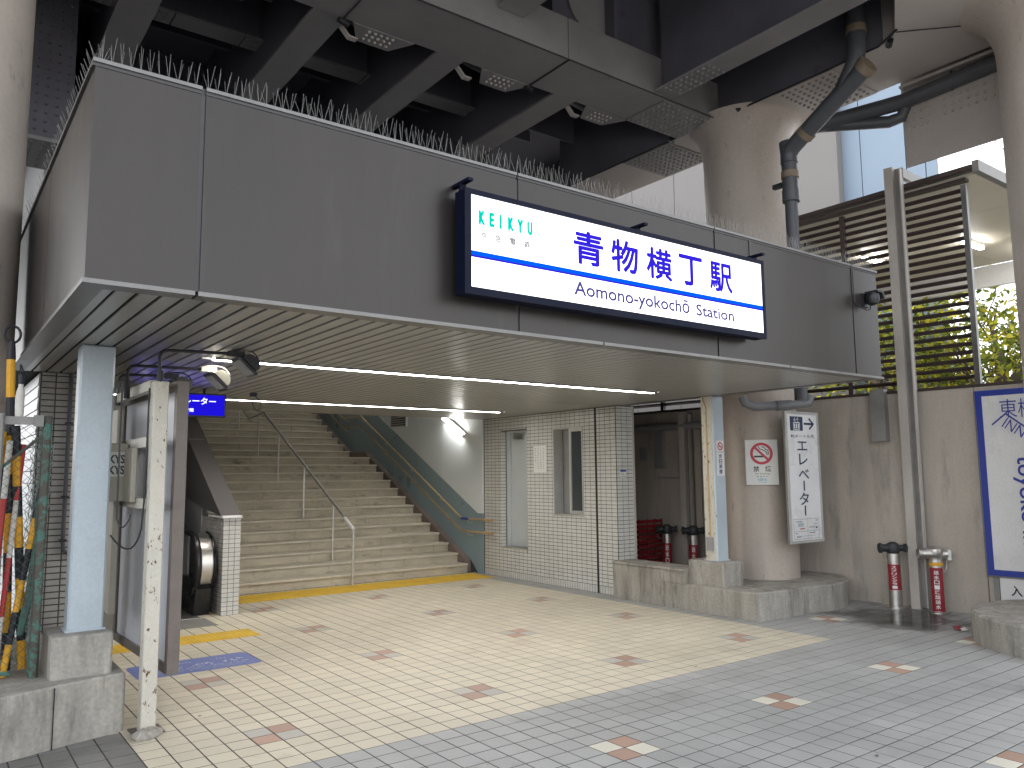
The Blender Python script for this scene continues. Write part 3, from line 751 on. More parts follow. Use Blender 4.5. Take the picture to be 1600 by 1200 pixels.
# CCTV camera at the right end
cc = thing('security_camera', (7.07, 3.86, 3.15), 'small black dome camera at the right end of the canopy', 'camera')
MB().box(7.0, 7.1, 3.858, 3.88, 3.09, 3.22).build('mount_plate', 'black', cc)
MB().lathe(7.055, 3.80, [(0.02, 3.10), (0.05, 3.115), (0.062, 3.15), (0.062, 3.19), (0.05, 3.215), (0.02, 3.225)], 16).build('dome', 'black', cc, True)
MB().prism([(7.03, 3.235), (7.14, 3.235), (7.17, 3.17), (7.15, 3.165), (7.12, 3.215), (7.03, 3.22)], 'y', 3.735, 3.86).build('hood', 'iron', cc)
MB().tube([(7.0, 3.85, 3.10), (6.96, 3.845, 3.07), (6.90, 3.868, 3.10), (6.86, 3.868, 3.12), (6.86, 3.872, 3.42)], 0.005, 6).build('cable', 'black', cc)
MB().tube([(7.05, 3.82, 3.10), (7.04, 3.82, 3.06), (7.0, 3.83, 3.05), (6.96, 3.85, 3.07)], 0.005, 6).build('cable', 'black', cc)

# ================================================================== STATION SIGN
sg = thing('station_sign', (4.0, 3.78, 2.62), 'large backlit station name sign on the canopy front', 'sign')
SX0, SX1, SZ0, SZ1, SYF = 2.45, 5.285, 2.616, 3.215, 3.735
MB().box(SX0, SX1, SYF+0.012, 3.835, SZ0-0.012, SZ1+0.012).build('cabinet', 'navy', sg)
b = MB(); fr = 0.045
b.box(SX0-0.004, SX1+0.004, SYF-0.012, SYF+0.0118, SZ0-0.016, SZ0+fr-0.016); b.box(SX0-0.004, SX1+0.004, SYF-0.012, SYF+0.0118, SZ1-fr+0.03, SZ1+0.016)
b.box(SX0-0.004, SX0+fr-0.004, SYF-0.012, SYF+0.0118, SZ0+fr-0.016, SZ1-fr+0.03); b.box(SX1-fr+0.02, SX1+0.004, SYF-0.012, SYF+0.0118, SZ0+fr-0.016, SZ1-fr+0.03)
b.build('frame', 'navy', sg)
FXa, FXb, FZa, FZb = SX0+0.041, SX1-0.025, SZ0+0.029, SZ1-0.015
MB().box(FXa, FXb, SYF-0.002, SYF+0.0115, FZa, FZb).build('light_panel', 'sign_face', sg)
def fx(t): return FXa+(FXb-FXa)*t
def fz(t): return FZa+(FZb-FZa)*t
FW, FH = FXb-FXa, FZb-FZa
Pz = SYF-0.002
MB().box(fx(0), fx(1), SYF-0.0045, SYF-0.0025, 2.824, 2.863).build('blue_line', 'sign_stripe', sg)
MB().box(fx(0), fx(1), SYF-0.0055, SYF-0.0046, 2.824, 2.836).build('blue_line_edge', 'sign_blue', sg)
for ch, xa, xb in (('青', 3.288, 3.545), ('物', 3.622, 3.872), ('横', 3.958, 4.213), ('丁', 4.293, 4.542), ('駅', 4.630, 4.888)):
    text(sg, ch, 'sign_blue', (xa-0.004, Pz, 2.908), EX, EZ, xb-xa+0.008, 0.228, heavy=0.0066, name='station_name_character')
text(sg, 'Aomono-yokochō', 'sign_navy', (3.284, Pz, 2.672), EX, EZ, 1.105, 0.125, heavy=0.0028, name='romanised_name')
text(sg, 'Station', 'sign_navy', (4.46, Pz, 2.697), EX, EZ, 0.435, 0.088, heavy=0.0028, name='romanised_name')
for ch, xa, xb in (('K', 2.546, 2.593), ('E', 2.622, 2.661), ('I', 2.697, 2.716), ('K', 2.760, 2.806), ('Y', 2.830, 2.879), ('U', 2.908, 2.952)):
    text(sg, ch, 'sign_green', (xa, Pz, 3.025), EX, EZ, xb-xa, 0.090, heavy=0.0062 if ch != 'I' else 0.0035, name='operator_name_letter')
for ch, xa, xb in (('京', 2.562, 2.605), ('急', 2.665, 2.710), ('電', 2.773, 2.820), ('鉄', 2.885, 2.930)):
    text(sg, ch, 'sign_grey', (xa, Pz, 2.942), EX, EZ, xb-xa, 0.044, heavy=0.0012, name='operator_name_character')
for x in (SX0+0.02, 3.93, SX1-0.03):
    hg_ = MB().box(x-0.016, x+0.02, 3.70, 3.879, SZ1+0.055, SZ1+0.072).build('hanger', 'navy', sg)
    MB().box(x-0.02, x+0.02, 3.775, 3.795, SZ1+0.013, SZ1+0.0548).build('lug', 'navy', hg_)

# ================================================================== COLUMNS, KERBS, PILLARS
def steel_column(cx, cy, sx, sy, z0, z1, label, extra=None):
    t = thing('steel_column', (cx, cy, z0), label, 'column')
    MB().bbox(cx-sx/2, cx+sx/2, cy-sy/2, cy+sy/2, z0, z1, 0.012).build('shaft', 'blue_steel', t)
    MB().box(cx-sx/2-0.012, cx+sx/2+0.012, cy-sy/2-0.012, cy+sy/2+0.012, z0-0.004, z0+0.008).build('base_plate', 'blue_steel', t)
    return t
# left kerb, plinth, column
kl = thing('concrete_kerb', (0.3, 5.9, 0), 'grey stained concrete kerb with rounded front on the left', 'kerb')
arc = [(0.05+1.02*math.cos(R(a)), 6.3+1.02*math.sin(R(a))) for a in range(200, 300, 10)]
pl = [(-0.95, 6.9)]+arc+[(0.70, 5.44), (0.74, 5.455), (1.09, 5.545), (1.105, 5.56), (1.105, 7.3), (-0.95, 7.3)]
def kerb_mesh(pl, h, ch, par, nm='body'):
    cxm = sum(p[0] for p in pl)/len(pl); cym = sum(p[1] for p in pl)/len(pl)
    n = len(pl); b = MB()
    ins = [(x+(cxm-x)*ch/max(0.1, math.hypot(cxm-x, cym-y)), y+(cym-y)*ch/max(0.1, math.hypot(cxm-x, cym-y))) for x, y in pl]
    vs = [(x, y, 0) for x, y in pl]+[(x, y, h-ch) for x, y in pl]+[(x, y, h) for x, y in ins]
    fs = [(i, (i+1) % n, n+(i+1) % n, n+i) for i in range(n)]+[(n+i, n+(i+1) % n, 2*n+(i+1) % n, 2*n+i) for i in range(n)]+[tuple(2*n+i for i in range(n))]
    b.add(vs, fs); return b.build(nm, 'conc', par)
kerb_mesh(pl, 0.355, 0.012, kl)
MB().box(0.70, 0.704, 5.425, 5.4415, 0.0, 0.345).build('joint', 'soffit_gap', kl)
pt = thing('concrete_plinth', (0.87, 5.8, 0.35), 'concrete plinth under the left pale blue column', 'plinth')
MB().bbox(0.69, 1.03, 5.585, 6.02, 0.352, 0.605, 0.012).build('block', 'conc', pt)
steel_column(0.89, 5.80, 0.205, 0.15, 0.607, ZS-0.002, 'pale blue steel column at the left of the entrance')
# right kerb
kr = thing('concrete_kerb', (8.2, 6.1, 0), 'grey concrete kerb with rounded end round the right pillar', 'kerb')
arc = [(8.38+0.97*math.cos(R(a)), 6.12+0.97*math.sin(R(a))) for a in range(-114, 61, 7)]
kerb_mesh([(7.11, 5.29)]+[(7.5, 5.21)]+[(7.85, 5.225)]+arc+[(8.0, 7.0), (7.11, 6.6)], 0.292, 0.014, kr)
kw = thing('low_wall', (7.25, 6.9, 0), 'low concrete sill wall between tiled pilaster and right kerb', 'wall')
MB().bbox(7.09, 7.42, 6.58, 7.425, 0.0, 0.43, 0.01).build('body', 'conc', kw)
MB().box(7.105, 7.42, 6.245, 6.578, 0.285, 0.4305).build('step', 'conc', kw)
MB().bbox(7.078, 7.45, 6.245, 7.424, 0.4315, 0.456, 0.005).build('coping', 'conc', kw)
pt = thing('concrete_plinth', (7.45, 6.0, 0.29), 'concrete plinth under the right pale blue column', 'plinth')
MB().bbox(7.16, 7.52, 5.74, 6.24, 0.2915, 0.565, 0.012).build('block', 'conc', pt)
c = steel_column(7.33, 5.95, 0.20, 0.17, 0.567, ZS-0.002, 'pale blue and cream steel column at the right')
MB().box(7.221, 7.2295, 5.88, 6.02, 0.57, ZS-0.004).build('cream_side_plate', 'cream_paint', c)
MB().tube([(7.213, 5.99, 2.42), (7.213, 5.97, 2.36), (7.213, 5.945, 2.3), (7.213, 5.945, 0.82)], 0.008, 8).build('conduit', 'wood', c, True)
MB().box(7.19, 7.2205, 5.905, 5.985, 0.68, 0.83).build('switch_box', 'pvc_light', c)
# no-smoking strip on the column
ns = thing('no_smoking_sticker', (7.33, 5.86, 1.5), 'narrow no smoking sticker on the right blue column', 'sign')
PX, PZ_ = 7.275, 1.52
quad(ns, 'sheet', 'paper', (PX, 5.864, PZ_), EX, EZ, 0.125, 0.40, 0.0025)
ring(ns, 'red_ring', 'red_ink', (PX+0.0625, 5.864, PZ_+0.335), EX, EZ, 0.034, 0.047, 0.006, 28)
stroke(ns, 'red_bar', 'red_ink', [(0.035, 0.36), (0.09, 0.31)], (PX, 5.864, PZ_), EX, EZ, 0.011, 0.0065)
stroke(ns, 'cigarette', 'dark_ink', [(0.035, 0.33), (0.085, 0.33)], (PX, 5.864, PZ_), EX, EZ, 0.007, 0.0058)
text(ns, 'No Smoking', 'dark_ink', (PX+0.01, 5.864, PZ_+0.262), EX, EZ, 0.105, 0.014, push=0.005)
for i, ch in enumerate('終日禁煙'):
    text(ns, ch, 'navy_ink', (PX+0.034, 5.864, PZ_+0.195-i*0.058), EX, EZ, 0.055, 0.05, bold=0.02, push=0.005)

def pillar(cx, cy, z0, label, r0=0.425, r1=0.50, head=0.74, zt=6.05, flare=0.55):
    t = thing('round_pillar', (cx, cy, z0), label, 'pillar')
    prof = [(r0, z0), (r0+0.01, z0+1.2), (r0+(r1-r0)*0.4, z0+2.2)]
    prof += [(r1, zt-flare-0.25)]
    for k in range(9):
        a = k/8*math.pi/2; prof.append((r1+(head-r1)*(1-math.cos(a)), zt-flare+flare*math.sin(a)*0.98))
    MB().lathe(cx, cy, prof, 56).build('shaft', 'pillar', t, True)
    b = MB()
    for z in (z0+1.72,):
        b.lathe(cx, cy, [(r0+0.012, z), (r0+0.0165, z+0.004), (r0+0.0165, z+0.012), (r0+0.012, z+0.016)], 56)
    b.build('paint_seam', 'pillar', t, True)
    return t
pillar(8.38, 6.10, 0.285, 'round beige pillar carrying the elevator sign', r1=0.535)
pillar(8.38, 2.60, 0.255, 'round grey pillar cut by the right picture edge', 0.45, 0.46, 0.80)
pillar(0.045, 6.62, 0.35, 'round grey pillar cut by the left picture edge', 0.435, 0.44, 0.7)
kb = thing('concrete_kerb', (8.38, 2.6, 0), 'round concrete kerb at the right picture edge', 'kerb')
kerb_mesh([(8.38+1.0*math.cos(R(a)), 2.62+1.0*math.sin(R(a))) for a in range(0, 360, 8)], 0.27, 0.02, kb)

# no-smoking poster on pillar A (curved onto the pillar)
ps = thing('no_smoking_poster', (8.0, 5.75, 1.4), 'square no smoking poster on the round beige pillar', 'sign')
PU = V((math.cos(R(-50)), math.sin(R(-50)), 0)); PN = V((-math.sin(R(50)), -math.cos(R(50)), 0))
pcx = V((8.38, 6.10, 0))+PN*0.452; PO = V((pcx.x, pcx.y, 1.405))-PU*0.185
quad(ps, 'sheet', 'paper', PO, PU, EZ, 0.37, 0.535, 0.003)
ring(ps, 'red_ring', 'red_ink', PO+PU*0.185+EZ*0.37, PU, EZ, 0.098, 0.130, 0.0065, 44)
stroke(ps, 'cigarette', 'dark_ink', [(0.105, 0.335), (0.20, 0.335)], PO, PU, EZ, 0.02, 0.0058)
stroke(ps, 'smoke', 'dark_ink', [(0.155, 0.455), (0.165, 0.425), (0.20, 0.415), (0.225, 0.40), (0.245, 0.385), (0.25, 0.355)], PO, PU, EZ, 0.009, 0.0056)
stroke(ps, 'smoke', 'dark_ink', [(0.19, 0.45), (0.215, 0.445), (0.235, 0.42), (0.262, 0.405), (0.265, 0.36)], PO, PU, EZ, 0.009, 0.0056)
stroke(ps, 'red_bar', 'red_ink', [(0.11, 0.445), (0.26, 0.295)], PO, PU, EZ, 0.026, 0.0072)
text(ps, '禁', 'dark_ink', PO+PU*0.085+EZ*0.155, PU, EZ, 0.068, 0.066, bold=0.015, push=0.005)
text(ps, '煙', 'dark_ink', PO+PU*0.22+EZ*0.155, PU, EZ, 0.068, 0.066, bold=0.015, push=0.005)
text(ps, 'No Smoking', 'dark_ink', PO+PU*0.105+EZ*0.118, PU, EZ, 0.165, 0.024, push=0.005)
text(ps, '喫 煙 所 内', 'dark_ink', PO+PU*0.12+EZ*0.09, PU, EZ, 0.13, 0.016, push=0.005)
text(ps, 'KEIKYU', 'teal_ink', PO+PU*0.135+EZ*0.045, PU, EZ, 0.10, 0.03, bold=0.015, push=0.005)
text(ps, '京急電鉄', 'teal_ink', PO+PU*0.135+EZ*0.022, PU, EZ, 0.10, 0.014, push=0.005)

# elevator sign (flat box held on the pillar)
ev = thing('elevator_sign', (8.2, 5.5, 0.75), 'tall white sign with arrow and vertical lettering on the pillar', 'sign')
EY_ = 5.44; ex0, ex1, ez0, ez1 = 7.99, 8.65, 0.735, 2.26
MB().box(ex0, ex1, EY_, EY_+0.028, ez0, ez1).build('cabinet', 'zinc', ev)
b = MB(); b.box(ex0-0.003, ex0+0.03, EY_-0.012, EY_-0.0003, ez0, ez1); b.box(ex1-0.03, ex1+0.003, EY_-0.012, EY_-0.0003, ez0, ez1); b.box(ex0+0.03, ex1-0.03, EY_-0.012, EY_-0.0003, ez0, ez0+0.03); b.box(ex0+0.03, ex1-0.03, EY_-0.012, EY_-0.0003, ez1-0.03, ez1)
b.build('frame', 'alu_light', ev)
MB().box(ex0+0.031, ex1-0.031, EY_-0.006, EY_-0.0003, ez0+0.031, ez1-0.031).build('face', 'sign_white', ev)
Pe = V((ex0, EY_-0.006, ez0)); W_ = ex1-ex0; H_ = ez1-ez0
quad(ev, 'pictogram_ground', 'navy_ink', Pe+EX*0.09+EZ*1.30, EX, EZ, 0.25, 0.165, 0.001)
stroke(ev, 'pictogram_cabin', 'white_ink', [(0.155, 1.31), (0.155, 1.395), (0.275, 1.395), (0.275, 1.31), (0.155, 1.31)], Pe, EX, EZ, 0.011, 0.004)
stroke(ev, 'pictogram_people', 'white_ink', [(0.178, 1.33), (0.178, 1.375)], Pe, EX, EZ, 0.022, 0.004)
stroke(ev, 'pictogram_people', 'white_ink', [(0.215, 1.33), (0.215, 1.375)], Pe, EX, EZ, 0.022, 0.004)
stroke(ev, 'pictogram_people', 'white_ink', [(0.252, 1.33), (0.252, 1.375)], Pe, EX, EZ, 0.022, 0.004)
stroke(ev, 'pictogram_arrow', 'white_ink', [(0.16, 1.43), (0.185, 1.408), (0.21, 1.43), (0.185, 1.408), (0.185, 1.452)], Pe, EX, EZ, 0.010, 0.004)
stroke(ev, 'pictogram_arrow', 'white_ink', [(0.22, 1.43), (0.245, 1.452), (0.27, 1.43), (0.245, 1.452), (0.245, 1.408)], Pe, EX, EZ, 0.010, 0.004)
stroke(ev, 'arrow', 'navy_ink', [(0.37, 1.385), (0.55, 1.385)], Pe, EX, EZ, 0.024, 0.003)
stroke(ev, 'arrow', 'navy_ink', [(0.475, 1.445), (0.555, 1.385), (0.475, 1.325)], Pe, EX, EZ, 0.024, 0.0034)
text(ev, '40メートル先', 'navy_ink', Pe+EX*0.085+EZ*1.215, EX, EZ, 0.48, 0.045, bold=0.004)
for ch, xa, zz, ww, hh in (('エ', 0.21, 1.07, 0.20, 0.105), ('レ', 0.235, 0.90, 0.17, 0.13), ('ベ', 0.21, 0.735, 0.21, 0.115), ('タ', 0.205, 0.435, 0.19, 0.145)):
    text(ev, ch, 'navy_ink', Pe+EX*xa+EZ*zz, EX, EZ, ww, hh, bold=0.012)
quad(ev, 'lettering', 'navy_ink', Pe+EX*0.30+EZ*0.60, EX, EZ, 0.022, 0.115, 0.003)
quad(ev, 'lettering', 'navy_ink', Pe+EX*0.30+EZ*0.315, EX, EZ, 0.022, 0.115, 0.003)
# small map at the foot of the sign
mpp = Pe+EX*0.07+EZ*0.05
stroke(ev, 'map_line', 'navy_ink', [(0, 0), (0.5, 0), (0.5, 0.225), (0, 0.225), (0, 0)], mpp, EX, EZ, 0.003, 0.003)
stroke(ev, 'map_line', 'navy_ink', [(0.0, 0.085), (0.5, 0.085)], mpp, EX, EZ, 0.003, 0.003)
stroke(ev, 'map_line', 'navy_ink', [(0.27, 0.0), (0.27, 0.225)], mpp, EX, EZ, 0.003, 0.0031)
stroke(ev, 'map_line', 'navy_ink', [(0.04, 0.03), (0.44, 0.03)], mpp, EX, EZ, 0.003, 0.0032)
stroke(ev, 'map_line', 'navy_ink', [(0.4, 0.04), (0.4, 0.16), (0.46, 0.16)], mpp, EX, EZ, 0.003, 0.0033)
quad(ev, 'map_block', 'blue_steel', mpp+EX*0.08+EZ*0.14, EX, EZ, 0.11, 0.045, 0.003, 0.0005)
quad(ev, 'map_block', 'red_ink', mpp+EX*0.12+EZ*0.108, EX, EZ, 0.09, 0.012, 0.003, 0.0005)
quad(ev, 'map_block', 'navy_ink', mpp+EX*0.43+EZ*0.11, EX, EZ, 0.035, 0.02, 0.003, 0.0005)
for x, z, wd in ((0.03, 0.195, 0.13), (0.02, 0.06, 0.05), (0.3, 0.125, 0.1), (0.43, 0.2, 0.05), (0.3, 0.06, 0.12), (0.05, 0.02, 0.08)):
    quad(ev, 'map_print', 'dark_ink', mpp+EX*x+EZ*z, EX, EZ, wd, 0.006, 0.0035, 0.0004)
MB().box(8.34, 8.46, EY_+0.0285, 5.72, 2.0, 2.05).build('bracket', 'zinc', ev)
MB().box(8.34, 8.46, EY_+0.0285, 5.72, 1.0, 1.05).build('bracket', 'zinc', ev)
# ================================================================== TACTILE STRIPS, FLOOR STICKER, LITTER
def tactile(x0, x1, y0, nrow, label, dp=0.3):
    t = thing('tactile_strip', ((x0+x1)/2, y0, 0), label, 'tactile paving')
    n = round((x1-x0)/0.3)
    for r_ in range(nrow):
        for i in range(n):
            a = x0+i*0.3; c = y0+r_*dp; b = MB()
            b.box(a+0.002, a+0.298, c+0.002, c+dp-0.002, -0.001, 0.0035)
            for p in range(6):
                for q in range(6):
                    cx, cy = a+0.025+p*0.05, c+(0.5+q)*dp/6; k0 = len(b.v)
                    for rr, zz in ((0.014, 0.0034), (0.008, 0.0085)):
                        for k in range(6): b.v.append(V((cx+rr*math.cos(k*math.pi/3), cy+rr*math.sin(k*math.pi/3), zz)))
                    for k in range(6): b.f.append((k0+k, k0+(k+1) % 6, k0+6+(k+1) % 6, k0+6+k))
                    b.f.append(tuple(k0+6+k for k in range(6)))
            b.build('tactile_tile', 'yellow', t)
tactile(3.2, 7.1, 10.02, 2, 'long yellow tactile strip along the foot of the stairs')
tactile(1.30, 2.80, 7.95, 1, 'short yellow tactile strip before the escalator', 0.4)
fs_ = thing('floor_sticker', (1.95, 7.0, 0), 'blue floor sticker with white writing before the escalator', 'sticker')
pl = []
for cx, cy, a0 in ((2.36, 7.24, 0), (1.50, 7.24, 90), (1.50, 6.86, 180), (2.36, 6.86, 270)):
    for a in range(0, 91, 15): pl.append((cx+0.06*math.cos(R(a0+a)), cy+0.06*math.sin(R(a0+a))))
MB().add([(x, y, 0.0025) for x, y in pl], [tuple(range(len(pl)))]).build('sheet', 'sticker', fs_)
b = MB()
for (yy, hgt, xa, xb, dn) in ((7.17, 0.03, 1.62, 2.2, 0.5), (7.05, 0.07, 1.58, 2.34, 0.8), (6.965, 0.025, 1.62, 2.34, 0.8), (6.91, 0.016, 1.6, 2.3, 0.8), (6.865, 0.014, 1.62, 2.25, 0.6)):
    x = xa
    while x < xb:
        wd = hgt*random.uniform(0.5, 0.9)
        if random.random() < dn:
            for q in range(4):
                cx, cy = x+random.uniform(0, wd), yy+random.uniform(-hgt/2, hgt/2)
                if random.random() < 0.5: b.box(cx, cx+wd*0.5, cy, cy+hgt*0.13, 0.0035, 0.0038)
                else: b.box(cx, cx+hgt*0.13, cy-hgt*0.2, cy+hgt*0.25, 0.0039, 0.0042)
        x += wd*1.3
b.build('worn_print', 'white_ink', fs_, stuff=True)
lit = thing('litter_scrap', (8.35, 3.68, 0), 'crumpled red and white scrap on the wet paving', 'litter')
b = MB(); cx, cy = 8.22, 3.75
vs = [(cx, cy, 0.004), (cx+0.09, cy-0.02, 0.012), (cx+0.10, cy+0.07, 0.004), (cx+0.03, cy+0.09, 0.03), (cx+0.05, cy+0.03, 0.045), (cx-0.03, cy+0.05, 0.02)]
b.add(vs, [(0, 1, 4), (1, 2, 4), (2, 3, 4), (3, 5, 4), (5, 0, 4)]); b.build('foil', 'red', lit)
MB().add([(cx-0.02, cy-0.02, 0.006), (cx+0.05, cy-0.05, 0.01), (cx+0.07, cy-0.01, 0.03), (cx, cy+0.0, 0.028)], [(0, 1, 2, 3)]).build('paper_side', 'paper', lit)
st_ = tag(MB().lathe(1.20, 5.345, [(0.09, 0.001), (0.095, 0.02), (0.06, 0.045), (0.02, 0.052)], 9).build('stone_lump', 'conc'), 'small pale lump of mortar at the foot of the rusty post', 'stone')
for v_ in st_.data.vertices: v_.co.x += random.uniform(-0.012, 0.012)+0.3*(v_.co.y-5.345); v_.co.z *= random.uniform(0.7, 1.1)
for x, y in ((1.55, 5.55), (4.30, 2.45), (6.75, 4.75), (5.1, 4.4)):
    q = tag(MB().add([(x, y, 0.003), (x+0.025, y+0.004, 0.008), (x+0.035, y+0.02, 0.004), (x+0.01, y+0.02, 0.006)], [(0, 1, 2, 3)]).build('dry_leaf', 'board_brown'), 'small dry leaf lying on the floor tiles', 'leaf', 'dry leaves on the floor')

# ================================================================== LEFT BOARD WITH POSTS AND FLOODLIGHTS
bd = thing('notice_board', (1.3, 6.1, 0), 'tall white advertising board in a bronze frame, edge on', 'board')
bu = V((-0.035, 1, 0)).normalized(); bn = EZ.cross(bu)*-1
B0 = V((1.345, 5.40, 0)); BL = 1.47; bz0, bz1 = 0.33, 2.185
cen = B0+bu*(BL/2)+EZ*((bz0+bz1)/2)
MB().obox(cen, bu, EZ, bn, BL/2-0.03, (bz1-bz0)/2-0.03, 0.02).build('panel', 'board_white', bd)
b = MB()
b.obox(B0+bu*0.03+EZ*((bz0+bz1)/2), bu, EZ, bn, 0.03, (bz1-bz0)/2, 0.036); b.obox(B0+bu*(BL-0.03)+EZ*((bz0+bz1)/2), bu, EZ, bn, 0.03, (bz1-bz0)/2, 0.036)
b.obox(B0+bu*(BL/2)+EZ*(bz0+0.03), bu, EZ, bn, BL/2-0.06, 0.03, 0.0355); b.obox(B0+bu*(BL/2)+EZ*(bz1-0.03), bu, EZ, bn, BL/2-0.06, 0.03, 0.0355)
b.build('frame', 'board_brown', bd)
for y0 in (5.44, 6.66):
    b = MB(); px = 1.215-(y0-5.44)*0.035
    bp_ = b.bbox(px-0.045, px+0.045, y0-0.03, y0+0.07, 0.0, 2.18, 0.006).build('post', 'cream_paint' if y0 < 6 else 'beige_steel', bd)
    MB().box(px-0.09, px+0.09, y0-0.08, y0+0.11, 0.0005, 0.008).build('base_plate', 'board_brown', bp_)
for z in (2.13, 1.76, 1.36):
    MB().box(1.165, 1.215, 5.513, 6.625, z, z+0.065).build('cross_bar', 'cream_paint', bd)
MB().bbox(1.13, 1.163, 5.78, 6.04, 1.40, 1.76, 0.006).build('junction_box', 'beige_steel', bd)
MB().bbox(1.10, 1.14, 6.18, 6.5, 0.62, 2.05, 0.006).build('rear_box', 'beige_steel', bd)
jb = thing('meter_box', (1.05, 5.98, 1.4), 'beige electrical box with dark lettering behind the blue column', 'electrical box')
MB().bbox(1.0, 1.16, 6.05, 6.28, 1.40, 1.80, 0.01).build('case', 'beige_steel', jb)
quad(jb, 'label_plate', 'paper', (1.03, 6.05, 1.57), EX, EZ, 0.11, 0.17, 0.002)
text(jb, 'KYS', 'dark_ink', (1.035, 6.05, 1.66), EX, EZ, 0.10, 0.06, bold=0.03, push=0.005)
text(jb, 'KYS', 'dark_ink', (1.035, 6.05, 1.585), EX, EZ, 0.10, 0.06, bold=0.03, push=0.005)
def arcpts(p0, c, p1, n=6):
    p0, c, p1 = V(p0), V(c), V(p1); return [p0*(1-t)**2+c*2*t*(1-t)+p1*t*t for t in [i/n for i in range(n+1)]]
def floodlight(base, corner, tip, m_, label, cab=True):
    t = thing('floodlight', base, label, 'lamp')
    base, corner, tip = V(base), V(corner), V(tip); d = (tip-corner).normalized()
    MB().tube([base]+arcpts(corner-EZ*0.06, corner, corner+d*0.06)+[tip], 0.011, 8).build('arm', 'black', t, True)
    MB().tube([base-EZ*0.02, base+EZ*0.11], 0.02, 8).build('clamp', 'black', t, True)
    MB().obox(tip+d*0.03, d, EZ, d.cross(EZ), 0.055, 0.018, 0.025).build('swivel', m_, t)
    # curved hood: cross-section is an arc, lens on the underside facing down and back to the board
    c = tip+d*0.105-EZ*0.07; side = d.cross(EZ); ax = (d*0.72-EZ*0.69).normalized(); nrm = (d*0.69+EZ*0.72).normalized()
    prof = []
    for k in range(9):
        a = R(-10+k*25); prof.append((math.cos(a)*0.068, math.sin(a)*0.062))
    b = MB(); n = len(prof)
    for s_ in (-0.085, 0.085):
        for (x, z) in prof: b.v.append(c+ax*x+nrm*z*0.95+side*s_)
    b.f += [(i, i+1, n+i+1, n+i) for i in range(n-1)]+[tuple(range(n))[::-1], tuple(range(n, 2*n)), (n-1, 0, n, 2*n-1)]
    hd = b.build('hood', m_, t, True)
    MB().obox(c-nrm*0.026, ax, side, nrm, 0.085, 0.09, 0.006).build('rim', 'black', hd)
    MB().obox(c-nrm*0.036, ax, side, nrm, 0.066, 0.074, 0.003).build('lens', 'lens', hd)
    MB().obox(c+ax*0.03+nrm*0.068, ax, side, nrm, 0.02, 0.025, 0.012).build('terminal_box', 'black', hd)
    if cab:
        MB().tube(arcpts(tip-d*0.03+EZ*0.012, tip+d*0.17+EZ*0.07, c+ax*0.05+nrm*0.075, 8), 0.005, 6).build('cable', 'black' if m_ == 'black' else 'lamp_white', t)
    return t
floodlight((1.205, 5.43, 2.14), (1.20, 5.43, 2.385), (1.66, 5.44, 2.40), 'black', 'black floodlight on a bent arm above the white post')
floodlight((1.12, 6.0, 2.13), (1.12, 6.0, 2.345), (1.64, 6.02, 2.355), 'lamp_white', 'cream floodlight on a black arm behind the black one')
floodlight((1.18, 6.62, 2.13), (1.18, 6.62, 2.35), (1.52, 6.62, 2.36), 'black', 'rear dark floodlight half hidden by the board top')
wr = thing('loose_cable', (1.15, 5.5, 1.0), 'thin black cable hanging in a loop by the white post', 'cable')
MB().tube([(1.16, 5.50, 2.14), (1.158, 5.5, 1.6), (1.155, 5.5, 1.4)]+arcpts((1.155, 5.5, 1.3), (1.13, 5.55, 0.98), (0.99, 5.62, 1.2), 10)[1:], 0.0055, 6).build('wire', 'black', wr)
MB().tube([(1.02, 5.62, 2.18), (1.02, 5.62, 1.8), (1.022, 5.62, 1.3)]+arcpts((1.022, 5.62, 1.3), (1.06, 5.6, 1.18), (1.10, 5.6, 1.33), 6)[1:], 0.0055, 6).build('wire', 'black', wr)

# escalator display
ld = thing('escalator_display', (1.98, 8.0, 2.15), 'blue lit escalator display hanging from the soffit', 'sign')
MB().box(1.53, 2.40, 8.0, 8.09, 2.145, 2.375).build('case', 'black', ld)
MB().box(1.545, 2.385, 7.994, 7.9995, 2.16, 2.36).build('screen', 'lcd', ld)
text(ld, 'エスカレーター', 'lcd_white', (1.76, 7.994, 2.265), EX, EZ, 0.54, 0.068, bold=0.012)
text(ld, '営業時間', 'lcd_white', (1.93, 7.994, 2.19), EX, EZ, 0.16, 0.035, bold=0.02)
MB().add([(1.58, 7.991, 2.19), (1.66, 7.991, 2.19), (1.66, 7.991, 2.30)], [(0, 1, 2)]).build('white_mark', 'lcd_white', ld)
for x in (1.75, 2.2): MB().tube([(x, 8.045, 2.376), (x, 8.045, ZS)], 0.012, 8).build('hanger', 'black', ld)
hk = tag(MB().tube(arcpts((2.75, 8.2, 2.40), (2.86, 8.2, 2.33), (2.80, 8.2, 2.24), 8)+arcpts((2.80, 8.2, 2.24), (2.72, 8.2, 2.26), (2.74, 8.2, 2.36), 6)[1:], 0.005, 6).build('cable_loop', 'black'), 'small loop of black cable under the soffit', 'cable')
MB().box(2.71, 2.77, 8.18, 8.22, 2.39, ZS-0.001).build('ceiling_rose', 'black', hk)

